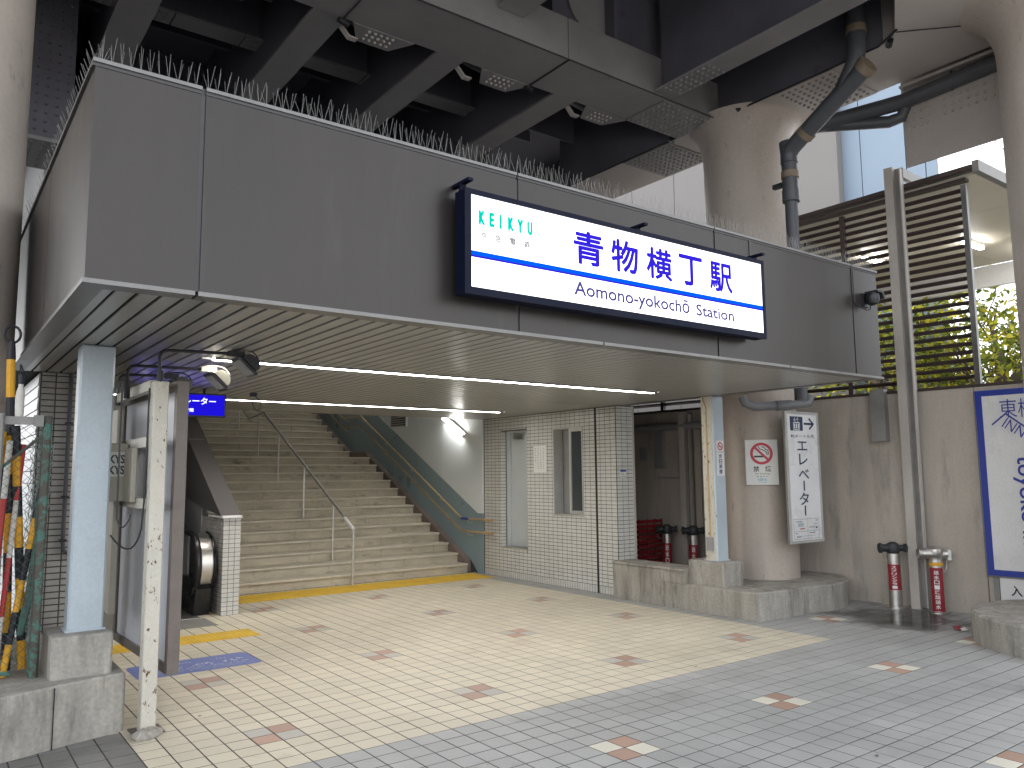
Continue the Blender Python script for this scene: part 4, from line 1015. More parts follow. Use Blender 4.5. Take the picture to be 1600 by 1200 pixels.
# ================================================================== ESCALATOR + PARAPET
pp = thing('tiled_parapet', (2.9, 9.3, 0), 'tiled parapet end with pale cap beside the escalator', 'parapet')
MB().box(2.802, 2.996, 9.282, 9.8, 0.0, 1.085).build('core', 'wall_grout', pp)
lay_tiles(pp, (0, 9.28, 0), EX, EZ, -EY, grid(2.80, 3.0, 0.0, 1.085, 0.0667, 0.05), lambda a, c: 'wall_tile', 0.005, 0.006, 80)
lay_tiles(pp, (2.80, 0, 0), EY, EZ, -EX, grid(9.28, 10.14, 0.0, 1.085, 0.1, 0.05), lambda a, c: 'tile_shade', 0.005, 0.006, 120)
MB().bbox(2.785, 3.012, 9.265, 9.84, 1.087, 1.115, 0.006).build('cap', 'sign_white', pp)
MB().prism([(9.8, 0), (9.8, 1.085), (10.6, 1.1), (20.4, 6.0), (20.4, 0)], 'x', 2.8035, 2.9955).build('parapet_core', 'grey_panel', pp)
for k in range(6):
    ya = 9.30+k*1.5; yb = ya+1.494
    MB().prism([(ya, 1.12+(ya-9.3)*0.62), (yb, 1.12+(yb-9.3)*0.62), (yb, 1.12+(yb-9.3)*0.62-0.42 if k else 1.3), (max(ya, 10.12), (1.12+(ya-9.3)*0.62-0.42) if k else 1.19), (ya+0.001, 1.12+(ya-9.3)*0.62-0.42 if k else 1.117)], 'x', 2.775, 3.005).build('sloped_cladding', 'grey_panel', pp)
MB().prism([(10.14, 0.0), (10.14, 1.185), (18.0, 4.8), (18.0, 0)], 'x', 2.792, 2.802).build('textured_panel', 'hammered', pp)
es = thing('escalator', (2.0, 9.6, 0), 'escalator with black handrail and steel newel end', 'escalator')
def newel(x0, s_):
    cy, cz, r_ = 9.72, 0.56, 0.34
    b = MB()
    for X in (x0, x0+0.13*s_):
        for k in range(33):
            a = R(90+k*180/32); b.v.append(V((X, cy+math.cos(a)*r_, cz+math.sin(a)*r_)))
    b.f += [(k, k+1, 33+k+1, 33+k) for k in range(32)]+[tuple(range(33)), tuple(range(33, 66))[::-1]]
    b.build('newel', 'steel', es, True)
    rr = r_+0.012; X = x0-0.045*s_
    pth = [(X, 13.0, 2.75), (X, 10.5, cz+rr+0.25), (X, 10.1, cz+rr+0.05), (X, 9.8, cz+rr)]+[(X, cy+math.cos(R(90+k*15))*rr, cz+math.sin(R(90+k*15))*rr) for k in range(0, 13)]+[(X, 9.95, cz-rr+0.02)]
    MB().tube(pth, 0.042, 10).build('handrail', 'rubber', es, True)
    pth = [(x0+0.138*s_, cy+math.cos(R(90+k*15))*rr, cz+math.sin(R(90+k*15))*rr) for k in range(0, 13)]
    MB().tube(pth, 0.016, 8).build('edge_trim', 'rubber', es, True)
    MB().prism([(9.5, 0.0), (9.42, 0.3), (9.5, 0.42), (10.2, 0.4), (10.2, 0)], 'x', x0-0.05*s_, x0+0.12*s_).build('skirt', 'rubber', es)
    MB().prism([(10.0, 0.25), (10.0, 0.85), (13.0, 2.6), (13.0, 1.8), (10.6, 0.4)], 'x', x0, x0+0.02*s_).build('balustrade', 'hammered', es)
newel(2.61, 1); newel(1.40, -1)
MB().box(1.46, 2.56, 9.3, 10.1, 0.0, 0.008).build('comb_plate', 'steel', es)
for k in range(10):
    y = 10.1+k*0.4; z = max(0, (k-0.5))*0.2
    MB().box(1.48, 2.54, y, y+0.4, z-0.2, z).build('escalator_step', 'iron', es)
fm = tag(MB().box(1.5, 2.62, 8.75, 9.28, 0.0005, 0.004).build('floor_mat', 'tile_dirty'), 'dark worn floor plate in front of the escalator', 'floor plate')

# ================================================================== LEFT FENCE WITH STORED POLES
fc = thing('mesh_fence', (0.3, 5.757, 0.355), 'rusty green chain-link gate on the left kerb', 'fence')
MB().tube([(0.622, 5.757, 0.356), (0.624, 5.757, 1.955)], 0.028, 10).build('gate_post', 'green', fc, True)
MB().tube([(0.372, 5.72, 0.356), (0.372, 5.72, 1.96)], 0.022, 10).build('post', 'zinc', fc, True)
MB().box(0.0, 0.60, 5.735, 5.755, 1.895, 1.945).build('top_bar', 'zinc', fc)
MB().box(0.545, 0.60, 5.722, 5.7345, 1.885, 1.955).build('latch_plate', 'alu', fc)
MB().tube([(0.0, 5.757, 1.25), (0.6, 5.757, 1.83)], 0.010, 6).build('brace', 'green', fc)
MB().tube([(0.0, 5.757, 0.40), (0.6, 5.757, 0.40)], 0.014, 6).build('bottom_bar', 'green', fc)
b = MB(); d_ = 0.028
for i in range(26):
    x = -0.08+i*d_; pts = []
    for j in range(58):
        z = 0.40+j*d_*0.95
        pts.append((x+(d_/2 if (i+j) % 2 else -d_/2)*1.04+d_/2, 5.757+(0.004 if j % 2 else -0.004), z))
        if z > 1.88: break
    b.tube([p for p in pts if p[0] < 0.605], 0.0021, 3, False)
b.build('chain_link', 'wire', fc, stuff=True)
def pole(p0, p1, r_, cols, seg, label, ringtop=False):
    t = thing('marker_pole', p0, label, 'pole')
    p0, p1 = V(p0), V(p1); L_ = (p1-p0).length; n = max(1, round(L_/seg))
    for k in range(n):
        a = p0.lerp(p1, k/n); c = p0.lerp(p1, (k+1)/n)
        MB().tube([a, c], r_, 10).build('band', cols[k % len(cols)], t, True)
    if ringtop:
        MB().tube([p1, p1+EZ*0.12], [r_*1.1, r_*0.7], 10).build('neck', 'pblack', t, True)
        c = p1+EZ*0.165; pts = [c+EX*0.045*math.cos(a)+EZ*0.055*math.sin(a) for a in [k*math.pi/10 for k in range(21)]]
        MB().tube(pts, 0.008, 6, False).build('ring', 'pblack', t, True)
pole((0.50, 6.0, 0.358), (0.425, 6.0, 2.33), 0.026, ('pblack', 'pyellow'), 0.245, 'tall black and yellow pole topped with a ring', True)
pole((0.585, 5.98, 0.358), (0.47, 5.95, 1.9), 0.026, ('pyellow', 'pblack'), 0.2, 'black and yellow pole leaning beside the ringed pole')
pole((0.36, 5.93, 0.358), (0.40, 5.96, 1.86), 0.026, ('pyellow', 'pblack'), 0.22, 'leftmost black and yellow pole behind the fence')
pole((0.47, 5.86, 0.358), (0.63, 5.93, 1.5), 0.02, ('pyellow', 'pblack'), 0.2, 'black and yellow pole crossing diagonally inside the fence')
pole((0.43, 5.90, 0.358), (0.52, 5.96, 1.78), 0.016, ('pwhite', 'pred'), 0.36, 'slim red and white pole leaning inside the fence')
pole((0.38, 5.88, 0.358), (0.44, 5.9, 1.8), 0.018, ('pred', 'pwhite'), 0.4, 'thin red and white pole at the picture edge')
sc_ = thing('spray_can', (0.46, 5.78, 1.95), 'white capped bottle clipped on top of the fence', 'bottle')
MB().lathe(0.47, 5.775, [(0.022, 1.947), (0.024, 1.96), (0.024, 2.10), (0.018, 2.12), (0.014, 2.13), (0.014, 2.15)], 14).build('body', 'pwhite', sc_, True)
MB().lathe(0.47, 5.775, [(0.017, 2.151), (0.017, 2.21), (0.006, 2.225)], 12).build('cap', 'pblack', sc_, True)
MB().tube(arcpts((0.465, 5.775, 2.22), (0.45, 5.775, 2.34), (0.485, 5.775, 2.20), 6), 0.005, 6).build('handle', 'pblack', sc_)
nb = thing('folded_net', (0.55, 6.05, 0.36), 'crumpled white and green net hanging behind the fence', 'net')
b = MB(); cols_ = []
for i in range(14):
    x = 0.535+i*0.009; pts = []
    for j in range(60):
        z = 0.40+j*0.024
        pts.append((x+0.010*math.sin(j*1.7+i)+random.uniform(-0.006, 0.006)+0.03*(z-0.4), 6.03+0.02*math.cos(j*1.3+i*2)+random.uniform(-0.01, 0.01), z))
    b.tube(pts, 0.0028, 3, False)
b.build('net_folds', 'netting', nb, stuff=True)
MB().tube([(0.55, 5.87, 0.6), (0.60, 5.88, 0.9), (0.625, 5.9, 1.2), (0.60, 5.9, 1.42)], [0.02, 0.03, 0.022, 0.012], 7).build('green_strap', 'green', nb, True)

# ================================================================== RIGHT CONCRETE WALL, POSTS, HYDRANTS, HOTEL SIGN
def wx(y): return 9.27-0.06*(y-4.5)
wl_ = thing('concrete_wall', (9.3, 5, 0), 'long stained concrete boundary wall on the right', 'wall')
wn_ = V((1, 0.06, 0)).normalized(); wu = V((0.06, -1, 0)).normalized()     # along the wall, towards the viewer's right
def wp(y, z, off=0.0): return V((wx(y), y, z))-wn_*off
for a, c in ((12.0, 9.1), (9.09, 6.62), (6.61, 3.925), (3.915, 0.4)):
    p = (wp(a, 0)+wp(c, 0))/2+EZ*1.23+wn_*0.08
    MB().obox(p, wu, EZ, wn_, (wp(a, 0)-wp(c, 0)).length/2, 1.24, 0.08).build('wall_slab', 'conc_wall', wl_)
    MB().obox((wp(a, 0)+wp(c, 0))/2+EZ*2.488+wn_*0.08, wu, EZ, wn_, (wp(a, 0)-wp(c, 0)).length/2, 0.014, 0.10).build('coping', 'louver', wl_)
def wbox(par, nm, m_, y0, y1, z0, z1, o0, o1):
    c = (wp(y0, 0)+wp(y1, 0))/2+EZ*((z0+z1)/2)-wn_*((o0+o1)/2)
    return MB().obox(c, wu, EZ, wn_, (wp(y0, 0)-wp(y1, 0)).length/2, (z1-z0)/2, abs(o1-o0)/2).build(nm, m_, par)
# steel strut posts
def strut(y, ztop, label):
    t = thing('steel_post', wp(y, 0, 0.08), label, 'post')
    b = MB(); c = wp(y, ztop/2, 0.10)
    b.obox(c-wu*0.035, wu, EZ, wn_, 0.05, ztop/2, 0.045)
    b.build('flange', 'strut', t)
    MB().obox(c+wu*0.06+wn_*0.03, wu, EZ, wn_, 0.044, ztop/2-0.02, 0.012).build('web', 'zinc', t)
    MB().obox(c+wu*0.095-EZ*0.01, wu, EZ, wn_, 0.008, ztop/2-0.03, 0.04).build('rear_flange', 'strut', t)
    for z in (1.05, 2.2): MB().obox(wp(y, z, 0.05)+wu*0.06, wu, EZ, wn_, 0.03, 0.05, 0.012).build('splice', 'zinc', t)
    return t
t = strut(4.60, 5.18, 'tall grey steel post standing against the concrete wall')
MB().obox(wp(4.52, 5.1, -0.45), wu, EZ, wn_, 0.03, 0.06, 0.52).build('roof_arm', 'zinc', t)
t2 = strut(7.80, 2.44, 'grey steel post in the dark passage behind the column')
wk = thing('cable_duct', wp(4.95, 1.9, 0.05), 'short grey cable duct hanging on the concrete wall', 'duct')
wbox(wk, 'duct', 'zinc', 5.04, 4.87, 1.905, 2.53, 0.001, 0.10)
# hydrants
def hydrant(x, y, h, head_m, label, lab_txt, style):
    t = thing('fire_hydrant_riser', (x, y, 0), label, 'hydrant')
    MB().lathe(x, y, [(0.105, 0.0), (0.105, 0.012), (0.075, 0.018)], 24).build('base_flange', 'steel', t, True)
    MB().lathe(x, y, [(0.070, 0.012), (0.070, h*0.82)], 24).build('pipe', 'steel', t, True)
    zc = h*0.90
    dv_ = V((0.55, -0.84, 0)).normalized(); dw = V((-0.84, -0.55, 0)).normalized()
    u_ = V((0.75, -0.66, 0)).normalized()
    if style == 0:
        MB().lathe(x, y, [(0.06, h*0.82), (0.068, h*0.84), (0.075, zc), (0.06, zc+0.05), (0.03, zc+0.07)], 16).build('valve_body', head_m, t, True)
        ol_ = MB().tube([(x, y, zc), V((x, y, zc))-u_*0.13], [0.05, 0.042], 12).build('outlet', head_m, t, True)
        MB().tube([V((x, y, zc))-u_*0.125, V((x, y, zc))-u_*0.155], 0.058, 8).build('outlet_cap', head_m, ol_)
        ol_ = MB().tube([(x, y, zc), V((x, y, zc))+u_*0.12], [0.045, 0.035], 12).build('outlet', head_m, t, True)
        MB().tube([V((x, y, zc))+u_*0.12, V((x, y, zc))+u_*0.15], 0.05, 6).build('outlet_cap', head_m, ol_)
        MB().tube(arcpts(V((x, y, zc))-u_*0.14, V((x, y, zc-0.16))-u_*0.15, V((x, y, zc-0.14))-u_*0.06, 6), 0.004, 5).build('chain', 'steel', t)
    else:
        MB().lathe(x, y, [(0.06, h*0.80), (0.066, h*0.81), (0.066, h*0.85), (0.072, zc-0.02), (0.085, zc+0.02), (0.08, zc+0.06), (0.05, zc+0.085), (0.01, zc+0.095)], 20).build('valve_body', 'steel', t, True)
        ol_ = MB().tube([V((x, y, zc+0.01)), V((x, y, zc+0.01))-u_*0.15], [0.07, 0.052], 14).build('outlet', 'steel', t, True)
        MB().tube([V((x, y, zc+0.01))-u_*0.145, V((x, y, zc+0.01))-u_*0.185], 0.05, 12).build('outlet_cap', 'steel', ol_, True)
        ol_ = MB().tube([V((x, y, zc)), V((x, y, zc))+u_*0.12], [0.06, 0.05], 14).build('outlet', 'steel', t, True)
        MB().obox(V((x, y, zc-0.005))+u_*0.135, u_, EZ, u_.cross(EZ), 0.02, 0.055, 0.04).build('white_tag', 'paper', t)
        b = MB(); b.lathe(x, y, [(0.0715, h*0.73), (0.0715, h*0.78)], 24); b.build('yellow_band', 'pyellow', t, True)
        MB().tube(arcpts(V((x, y, zc-0.06))+u_*0.12, V((x, y, zc-0.2))+u_*0.12, V((x, y, zc-0.2))+u_*0.06, 6), 0.004, 5).build('chain', 'steel', t)
    # red half-round label with lettering
    b = MB(); r_ = 0.0715; z0, z1 = h*0.28, h*0.66
    if style: z0, z1 = h*0.03, h*0.70
    f = V((-x, -y, 0)).normalized(); s_ = EZ.cross(f)
    n = 11
    for z in (z0, z1):
        for k in range(n):
            a = R(-62+k*12.4); b.v.append(V((x, y, z))+f*r_*math.cos(a)+s_*r_*math.sin(a))
    b.f += [(k, k+1, n+k+1, n+k) for k in range(n-1)]
    b.build('red_label', 'label_red', t, True)
    nn = len(lab_txt); hh = (z1-z0)*0.9/nn
    for i, ch in enumerate(lab_txt):
        text(t, ch, 'white_ink', V((x, y, z1-(z1-z0)*0.05-(i+1)*hh+hh*0.08))+f*(r_+0.002)-s_*(-0.028)-s_*0.056, s_, EZ, 0.052, hh*0.82, bold=0.02, push=0.001)
hydrant(9.02, 4.80, 0.75, 'iron', 'dark-headed standpipe with red label left of the steel post', ['ス', 'プ', 'リ', 'ン', 'ク', 'ラ', '｜'], 0)
hydrant(9.09, 4.36, 0.70, 'steel', 'shiny chrome standpipe with red label right of the steel post', ['送', '水', '口', '｜', '連', '結', '送', '水'], 1)
hydrant(8.85, 7.60, 0.82, 'iron', 'standpipe with red label in the dark passage', ['送', '水', '口'], 0)
hydrant(8.80, 8.05, 0.82, 'iron', 'second standpipe deep in the dark passage beside red crates', ['送', '水', '口'], 0)
rb = thing('red_crate', (8.7, 8.5, 0), 'red slatted crate stack in the dark passage', 'crate')
for k in range(4):
    z = 0.02+k*0.22; b = MB()
    for q in range(3): b.box(8.45, 8.95, 8.28, 8.30, z+q*0.07, z+q*0.07+0.045); b.box(8.45, 8.47, 8.30, 8.7, z+q*0.07, z+q*0.07+0.045)
    for xx in (8.45, 8.62, 8.78, 8.93): b.box(xx, xx+0.02, 8.272, 8.2795, z, z+0.2)
    b.box(8.48, 8.94, 8.31, 8.69, z, z+0.02)
    b.build('crate_tier', 'red', rb)
pr = thing('added_passage_roof', (8.4, 9, 2.8), 'added flat roof that shades the service passage', 'roof')  # roof with end wall, added to darken the passage
MB().box(7.565, 9.1, 6.75, 11.4, 2.78, 2.86).build('roof_sheet', 'fascia_joint', pr)
MB().box(7.565, 9.05, 11.3, 11.4, 0.0, 2.779).build('end_wall', 'conc_wall', pr)
# pipes in the passage
pg = thing('passage_pipes', wp(8, 2.2), 'grey pipes and ducts on the passage wall', 'pipes')
MB().tube([(8.95, 9.6, 2.24), (9.0, 6.5, 2.24)], 0.06, 10).build('main_pipe', 'pvc_light', pg, True)
MB().box(8.98, 9.06, 8.25, 8.42, 1.62, 2.2).build('duct', 'pvc_light', pg)
MB().tube([(9.05, 9.2, 1.5), (9.05, 7.98, 1.48), (9.05, 7.98, 1.9)], 0.018, 8).build('thin_pipe', 'pvc_light', pg, True)
MB().tube([(9.05, 8.42, 1.49), (9.05, 8.42, 1.9)], 0.012, 8).build('thin_pipe', 'pvc_light', pg, True)
MB().tube([(9.0, 7.5, 0.0), (9.0, 7.5, 2.3)], 0.03, 8).build('down_pipe', 'zinc', pg, True)
MB().tube([(8.95, 7.36, 0.0), (8.95, 7.36, 2.3)], 0.018, 8).build('down_pipe', 'pvc_light', pg, True)
MB().box(9.0, 9.1, 8.6, 8.75, 1.75, 1.95).build('junction_box', 'pvc_light', pg)

# hotel sign
hs = thing('hotel_sign', wp(3.2, 0.43, 0.02), 'white hotel sign with blue border on the concrete wall', 'sign')
HY0, HY1, HZ0, HZ1 = 3.905, 2.0, 0.435, 2.42
wbox(hs, 'panel', 'sign_white', HY0, HY1, HZ0, HZ1, 0.002, 0.03)
bw = 0.062
wbox(hs, 'blue_border', 'blue_ink', HY0, HY1, HZ1-bw, HZ1, 0.0302, 0.034); wbox(hs, 'blue_border', 'blue_ink', HY0, HY1, HZ0, HZ0+bw, 0.0302, 0.034)
wbox(hs, 'blue_border', 'blue_ink', HY0, HY0-bw*1.05, HZ0+bw, HZ1-bw, 0.0302, 0.034); wbox(hs, 'blue_border', 'blue_ink', HY1+bw, HY1, HZ0+bw, HZ1-bw, 0.0302, 0.034)
wbox(hs, 'edge_trim', 'alu', HY0+0.014, HY0+0.001, HZ0, HZ1, 0.002, 0.036); wbox(hs, 'edge_trim', 'alu', HY0+0.014, HY1, HZ0-0.014, HZ0-0.001, 0.002, 0.036)
hq = wp(HY0, 0, 0.034)
text(hs, '東', 'blue_ink', hq+wu*0.235+EZ*2.11, wu, EZ, 0.165, 0.20, bold=-0.004, push=0.002)
stroke(hs, 'emblem_line', 'blue_ink', [(0.155, 2.045), (0.29, 2.155), (0.47, 2.00), (0.56, 2.16)], hq, wu, EZ, 0.016, 0.003)
t_ = text(hs, '横', 'blue_ink', hq+wu*0.41+EZ*2.11, wu, EZ, 0.165, 0.20, bold=-0.004, push=0.002)
ur = (wu*math.cos(R(-35))+EZ*math.sin(R(-35))); vr = (wu*math.sin(R(35))+EZ*math.cos(R(35)))
text(hs, 'INN', 'blue_ink', hq+wu*0.24+EZ*2.02, ur, vr, 0.22, 0.11, bold=-0.004, push=0.002)
text(hs, 'toyoko inn', 'blue_ink', hq+wu*0.315+EZ*1.70, -EZ, wu, 1.05, 0.20, bold=0.012, push=0.002)
en = thing('entrance_plate', wp(3.5, 0.1), 'white plate with black entrance characters below the hotel sign', 'sign')
wbox(en, 'plate', 'sign_white', 3.80, 2.2, 0.16, 0.415, 0.002, 0.02)
text(en, '入', 'dark_ink', wp(3.70, 0.235, 0.02), wu, EZ, 0.105, 0.11, bold=0.02)
text(en, '口', 'dark_ink', wp(3.56, 0.235, 0.02), wu, EZ, 0.09, 0.10, bold=0.02)
wbox(en, 'side_post', 'zinc', 3.86, 3.805, 0.0, 0.415, 0.001, 0.03)

# ================================================================== LOUVRE SCREEN + SHELTER BEHIND THE WALL
lv = thing('louvre_screen', wp(5.5, 2.5), 'tall brown slatted screen standing on the concrete wall', 'screen')
py = [3.90, 5.35, 6.85, 8.35, 9.8]
for i, y in enumerate(py):
    c = wp(y, 3.66, -0.10); MB().obox(c, wu, EZ, wn_, 0.028, 1.15, 0.03).build('upright', 'alu' if i == 0 else 'louver', lv)
n_sl = 24
for (a, c) in zip(py[:-1], py[1:]):
    ln_ = (wp(a-(-0.03), 0)-wp(c-0.03, 0)).length
    sm = None
    for k in range(n_sl):
        z = 2.60+k*0.0935
        cc_ = (wp(a+0.03, 0)+wp(c-0.03, 0))/2+EZ*z+wn_*0.10
        if sm is None:
            sm = bpy.data.meshes.new('slat')
            nb_ = (wn_*0.85-EZ*0.53).normalized(); tb = nb_.cross(wu)
            mb = MB().obox((0, 0, 0), wu, nb_, tb, ln_/2, 0.024, 0.011)
            sm.from_pydata([tuple(q) for q in mb.v], [], mb.f); sm.materials.append(M['louver']); sm.update()
        inst('slat', sm, cc_, lv)
b = MB(); c = (wp(3.86, 0)+wp(9.8, 0))/2
MB().obox(c+EZ*4.86+wn_*0.1, wu, EZ, wn_, (wp(3.86, 0)-wp(9.8, 0)).length/2, 0.018, 0.05).build('top_rail', 'louver', lv)
sf = thing('shelter_roof', (11.5, 6, 4.8), 'flat shelter roof with cream ceiling behind the screen', 'roof')
ceil_edges = [9.40, 10.9, 12.4, 13.9]
for a, c in zip(ceil_edges[:-1], ceil_edges[1:]):
    for ya, yb in ((3.78, 5.3), (5.306, 6.8), (6.806, 9.5)):
        MB().box(a, c-0.008, ya, yb, 4.90, 4.93).build('ceiling_panel', 'ceil', sf)
MB().box(9.35, 14.0, 3.75, 9.6, 4.935, 5.0).build('roof_sheet', 'zinc', sf)
MB().prism([(9.32, 4.90), (9.32, 5.03), (14.02, 5.03), (14.02, 4.90)], 'y', 3.70, 3.77).build('fascia', 'zinc', sf)
MB().box(9.30, 9.345, 3.772, 9.6, 4.935, 4.99).build('gutter', 'louver', sf)
MB().box(13.92, 14.0, 3.78, 9.6, 4.55, 4.90).build('end_beam', 'sign_white', sf)
for x, y in ((9.5, 9.4), (13.8, 9.4), (13.85, 3.85)): MB().tube([(x, y, 0.0), (x, y, 4.9)], 0.05, 10).build('roof_post', 'zinc', sf, True)
for (x, y) in ((12.2, 5.0), (11.8, 6.3), (13.2, 4.55)):
    t = thing('shelter_lamp', (x, y, 4.85), {12.2: 'lit lamp under shelter roof seen through slats beside the post', 11.8: 'lit lamp under shelter roof left of the steel post', 13.2: 'lit lamp under shelter roof beyond the screen end'}[x], 'lamp')
    MB().box(x-0.30, x+0.30, y-0.04, y+0.04, 4.85, 4.899).build('housing', 'sign_white', t)
    MB().box(x-0.28, x+0.28, y-0.035, y+0.035, 4.82, 4.8499).build('tube', 'tube', t)

# ================================================================== TREES BEYOND THE WALL
def tree(x, y, h, rad, label, seed, nl=5200):
    rnd = random.Random(seed)
    t = thing('street_tree', (x, y, 0), label, 'tree', None)
    b = MB(); tips = []
    b.tube([(x, y, 0), (x+0.05, y-0.04, h*0.25), (x-0.03, y+0.05, h*0.45)], [0.16, 0.12, 0.10], 9)
    top = V((x-0.03, y+0.05, h*0.42))
    for k in range(9):
        a = k*2.4+rnd.uniform(-0.4, 0.4); e = rnd.uniform(0.25, 1.2); L_ = rad*rnd.uniform(0.7, 1.1)
        d = V((math.cos(a)*math.cos(e), math.sin(a)*math.cos(e), math.sin(e)))
        s0 = V((x, y, h*rnd.uniform(0.25, 0.45))); mid = s0+d*L_*0.5+V((rnd.uniform(-.15, .15), rnd.uniform(-.15, .15), 0.1)); end = s0+d*L_+EZ*0.15
        b.tube([s0, mid, end], [0.06, 0.035, 0.012], 6)
        tips += [mid, end]
        for q in range(4):
            d2 = (d+V((rnd.uniform(-.9, .9), rnd.uniform(-.9, .9), rnd.uniform(-.4, .7)))).normalized(); p = s0.lerp(end, rnd.uniform(0.35, 0.95)); e2 = p+d2*L_*0.45
            b.tube([p, p.lerp(e2, 0.5)+EZ*0.04, e2], [0.022, 0.014, 0.006], 5); tips += [e2, p.lerp(e2, 0.6)]
    b.build('trunk', 'bark', t, True)
    c = MB()
    for k in range(nl):
        p = rnd.choice(tips); r_ = rad*0.2
        q = p+V((rnd.gauss(0, r_), rnd.gauss(0, r_), rnd.gauss(0, r_*0.6)))
        u = V((rnd.gauss(0, 1), rnd.gauss(0, 1), rnd.gauss(0, 0.6))).normalized(); v = u.cross(V((rnd.gauss(0, 1), rnd.gauss(0, 1), rnd.gauss(0, 1)))).normalized()
        s_ = rnd.uniform(0.05, 0.095)
        i0 = len(c.v); c.v += [q-u*s_, q+v*s_*0.45, q+u*s_, q-v*s_*0.45]; c.f.append((i0, i0+1, i0+2, i0+3))
    me = bpy.data.meshes.new('crown'); o_ = ORG[t.name]
    me.from_pydata([tuple(p-o_) for p in c.v], [], c.f); me.materials.append(M['leaf']); me.update()
    ob = bpy.data.objects.new('crown', me); col.objects.link(ob); ob.parent = t
tree(16.0, 6.2, 8.2, 2.3, 'yellow-green leafy tree beyond the wall, right of the screen', 3, 4600)
tree(15.3, 8.0, 7.0, 2.0, 'green leafy tree seen through the slatted screen', 5, 2600)
tree(17.5, 4.9, 7.8, 2.3, 'leafy tree at the right picture edge behind the pillar', 9, 3200)

# ================================================================== BUILDINGS BEYOND
bb = thing('beige_building', (16.5, 13, 0), 'plain beige panelled building behind the round pillar', 'building')
b = MB(); MB().box(16.43, 16.58, 9.50, 27, 0, 16).build('wall_core', 'fascia_joint', bb)
yy = 9.48
while yy < 27:
    MB().box(16.38, 16.43, yy, min(27, yy+1.62)-0.02, 0, 16).build('cladding_panel', 'bld_beige', bb)
    yy += 1.62
MB().box(16.38, 16.58, 9.45, 9.478, 0, 16).build('end_panel', 'bld_beige', bb)
bl = thing('pale_blue_building', (18, 9, 0), 'pale blue building panel rising behind the screen', 'building')
for a, c in ((9.58, 9.02), (9.0, 8.02), (8.0, 7.62), (7.60, 7.40)):
    MB().box(16.6, 16.7, c, a, 0, 15).build('cladding_panel', 'bld_blue', bl)
MB().prism([(16.7, 9.6), (16.7, 7.42), (24.5, 11.2), (24.5, 14.5)], 'z', 0, 14.95).build('wall_core', 'bld_blue', bl)
for k, (z0, z1) in enumerate(((6.4, 7.9), (6.75, 8.3), (7.0, 8.6))):
    cb = tag(MB().tube([(12.5+k*0.5, 3.6+k*0.15, 4.6+k*0.55), (19+k*0.2, 7.2, 9.0+k*0.3)], 0.012, 5).build('overhead_cable', 'black'), ['lowest', 'middle', 'highest'][k]+' thin overhead cable crossing the white sky gap', 'cable')

# ================================================================== VIADUCT
ZG = 6.0
dk = thing('viaduct_deck', (2, 10, 7.4), 'dark underside of the railway viaduct deck', 'bridge')
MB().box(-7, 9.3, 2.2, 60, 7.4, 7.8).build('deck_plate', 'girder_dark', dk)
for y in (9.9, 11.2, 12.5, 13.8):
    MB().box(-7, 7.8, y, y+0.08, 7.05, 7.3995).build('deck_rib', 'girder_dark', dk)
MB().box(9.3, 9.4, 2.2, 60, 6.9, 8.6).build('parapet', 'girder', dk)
MB().box(-7, 9.4, 2.1, 2.2, 6.9, 8.6).build('parapet', 'girder', dk)
# front box girder
g1 = thing('box_girder', (2, 6.4, ZG), 'long box girder running over the canopy with netted face', 'girder')
for a, c in zip((-7, -5.0, 0.7, 3.05, 5.35, 7.86)[:-1], (-7, -5.0, 0.7, 3.05, 5.35, 7.86)[1:]):
    MB().box(a, c-0.012, 6.09, 6.78, ZG, ZG+0.48).build('flange_plate', 'girder', g1)
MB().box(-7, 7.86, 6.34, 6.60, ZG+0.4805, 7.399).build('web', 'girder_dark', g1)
for k in range(12):
    x = -3.2+k*0.93; MB().box(x, x+0.02, 6.14, 6.3395, ZG+0.481, 7.399).build('stiffener', 'girder_dark', g1)
b = MB()
for k in range(12):
    b.bolts((-3.2+k*0.93+0.1, 6.3395, ZG+0.56), EX, EZ, -EY, 1, 12, 0.1, 0.068, 0.013, 0.01)
b.bolts((6.95, 6.2, ZG-0.001), EX, EY, -EZ, 10, 7, 0.085, 0.085, 0.02, 0.016)
b.build('bolts', 'girder', g1, stuff=True)
MB().box(6.88, 7.84, 6.13, 6.77, ZG-0.012, ZG-0.0005).build('splice_plate', 'girder', g1)
b = MB(); b.bolts((6.93, 6.18, ZG-0.012), EX, EY, -EZ, 11, 7, 0.085, 0.09, 0.022, 0.018); b.build('bolts', 'girder', g1, stuff=True)
MB().tube([(5.9, 6.30, 6.95), (5.9, 6.335, 6.95)], 0.36, 36).build('inspection_hatch', 'girder', g1)
# net in front of the girder face: fine wires
b = MB()
for k in range(0, 330):
    x = 0.6+k*0.022; b.add([(x, 6.078, ZG-0.004), (x+0.0018, 6.078, ZG-0.004), (x+0.0018, 6.078, ZG+0.47), (x, 6.078, ZG+0.47)], [(0, 1, 2, 3)])
for k in range(22):
    z = ZG+k*0.022; b.add([(0.6, 6.0785, z), (7.85, 6.0785, z), (7.85, 6.0785, z+0.0018), (0.6, 6.0785, z+0.0018)], [(0, 1, 2, 3)])
b.build('bird_net', 'net', g1, stuff=True)
MB().tube([(0.0, 6.075, ZG-0.005), (2.5, 6.075, ZG-0.012), (5.0, 6.075, ZG-0.006), (7.84, 6.075, ZG-0.01)], 0.008, 5).build('net_edge_rope', 'black', g1)
for x in (0.7, 3.05, 5.35):
    MB().tube([(x-0.006, 6.07, ZG-0.006), (x-0.006, 6.8, ZG-0.006)], 0.010, 5).build('net_rope', 'black', g1)
    MB().tube([(x-0.05, 6.80, ZG-0.02), (x+0.06, 6.82, ZG-0.03)], 0.03, 6).build('rope_knot', 'black', g1)
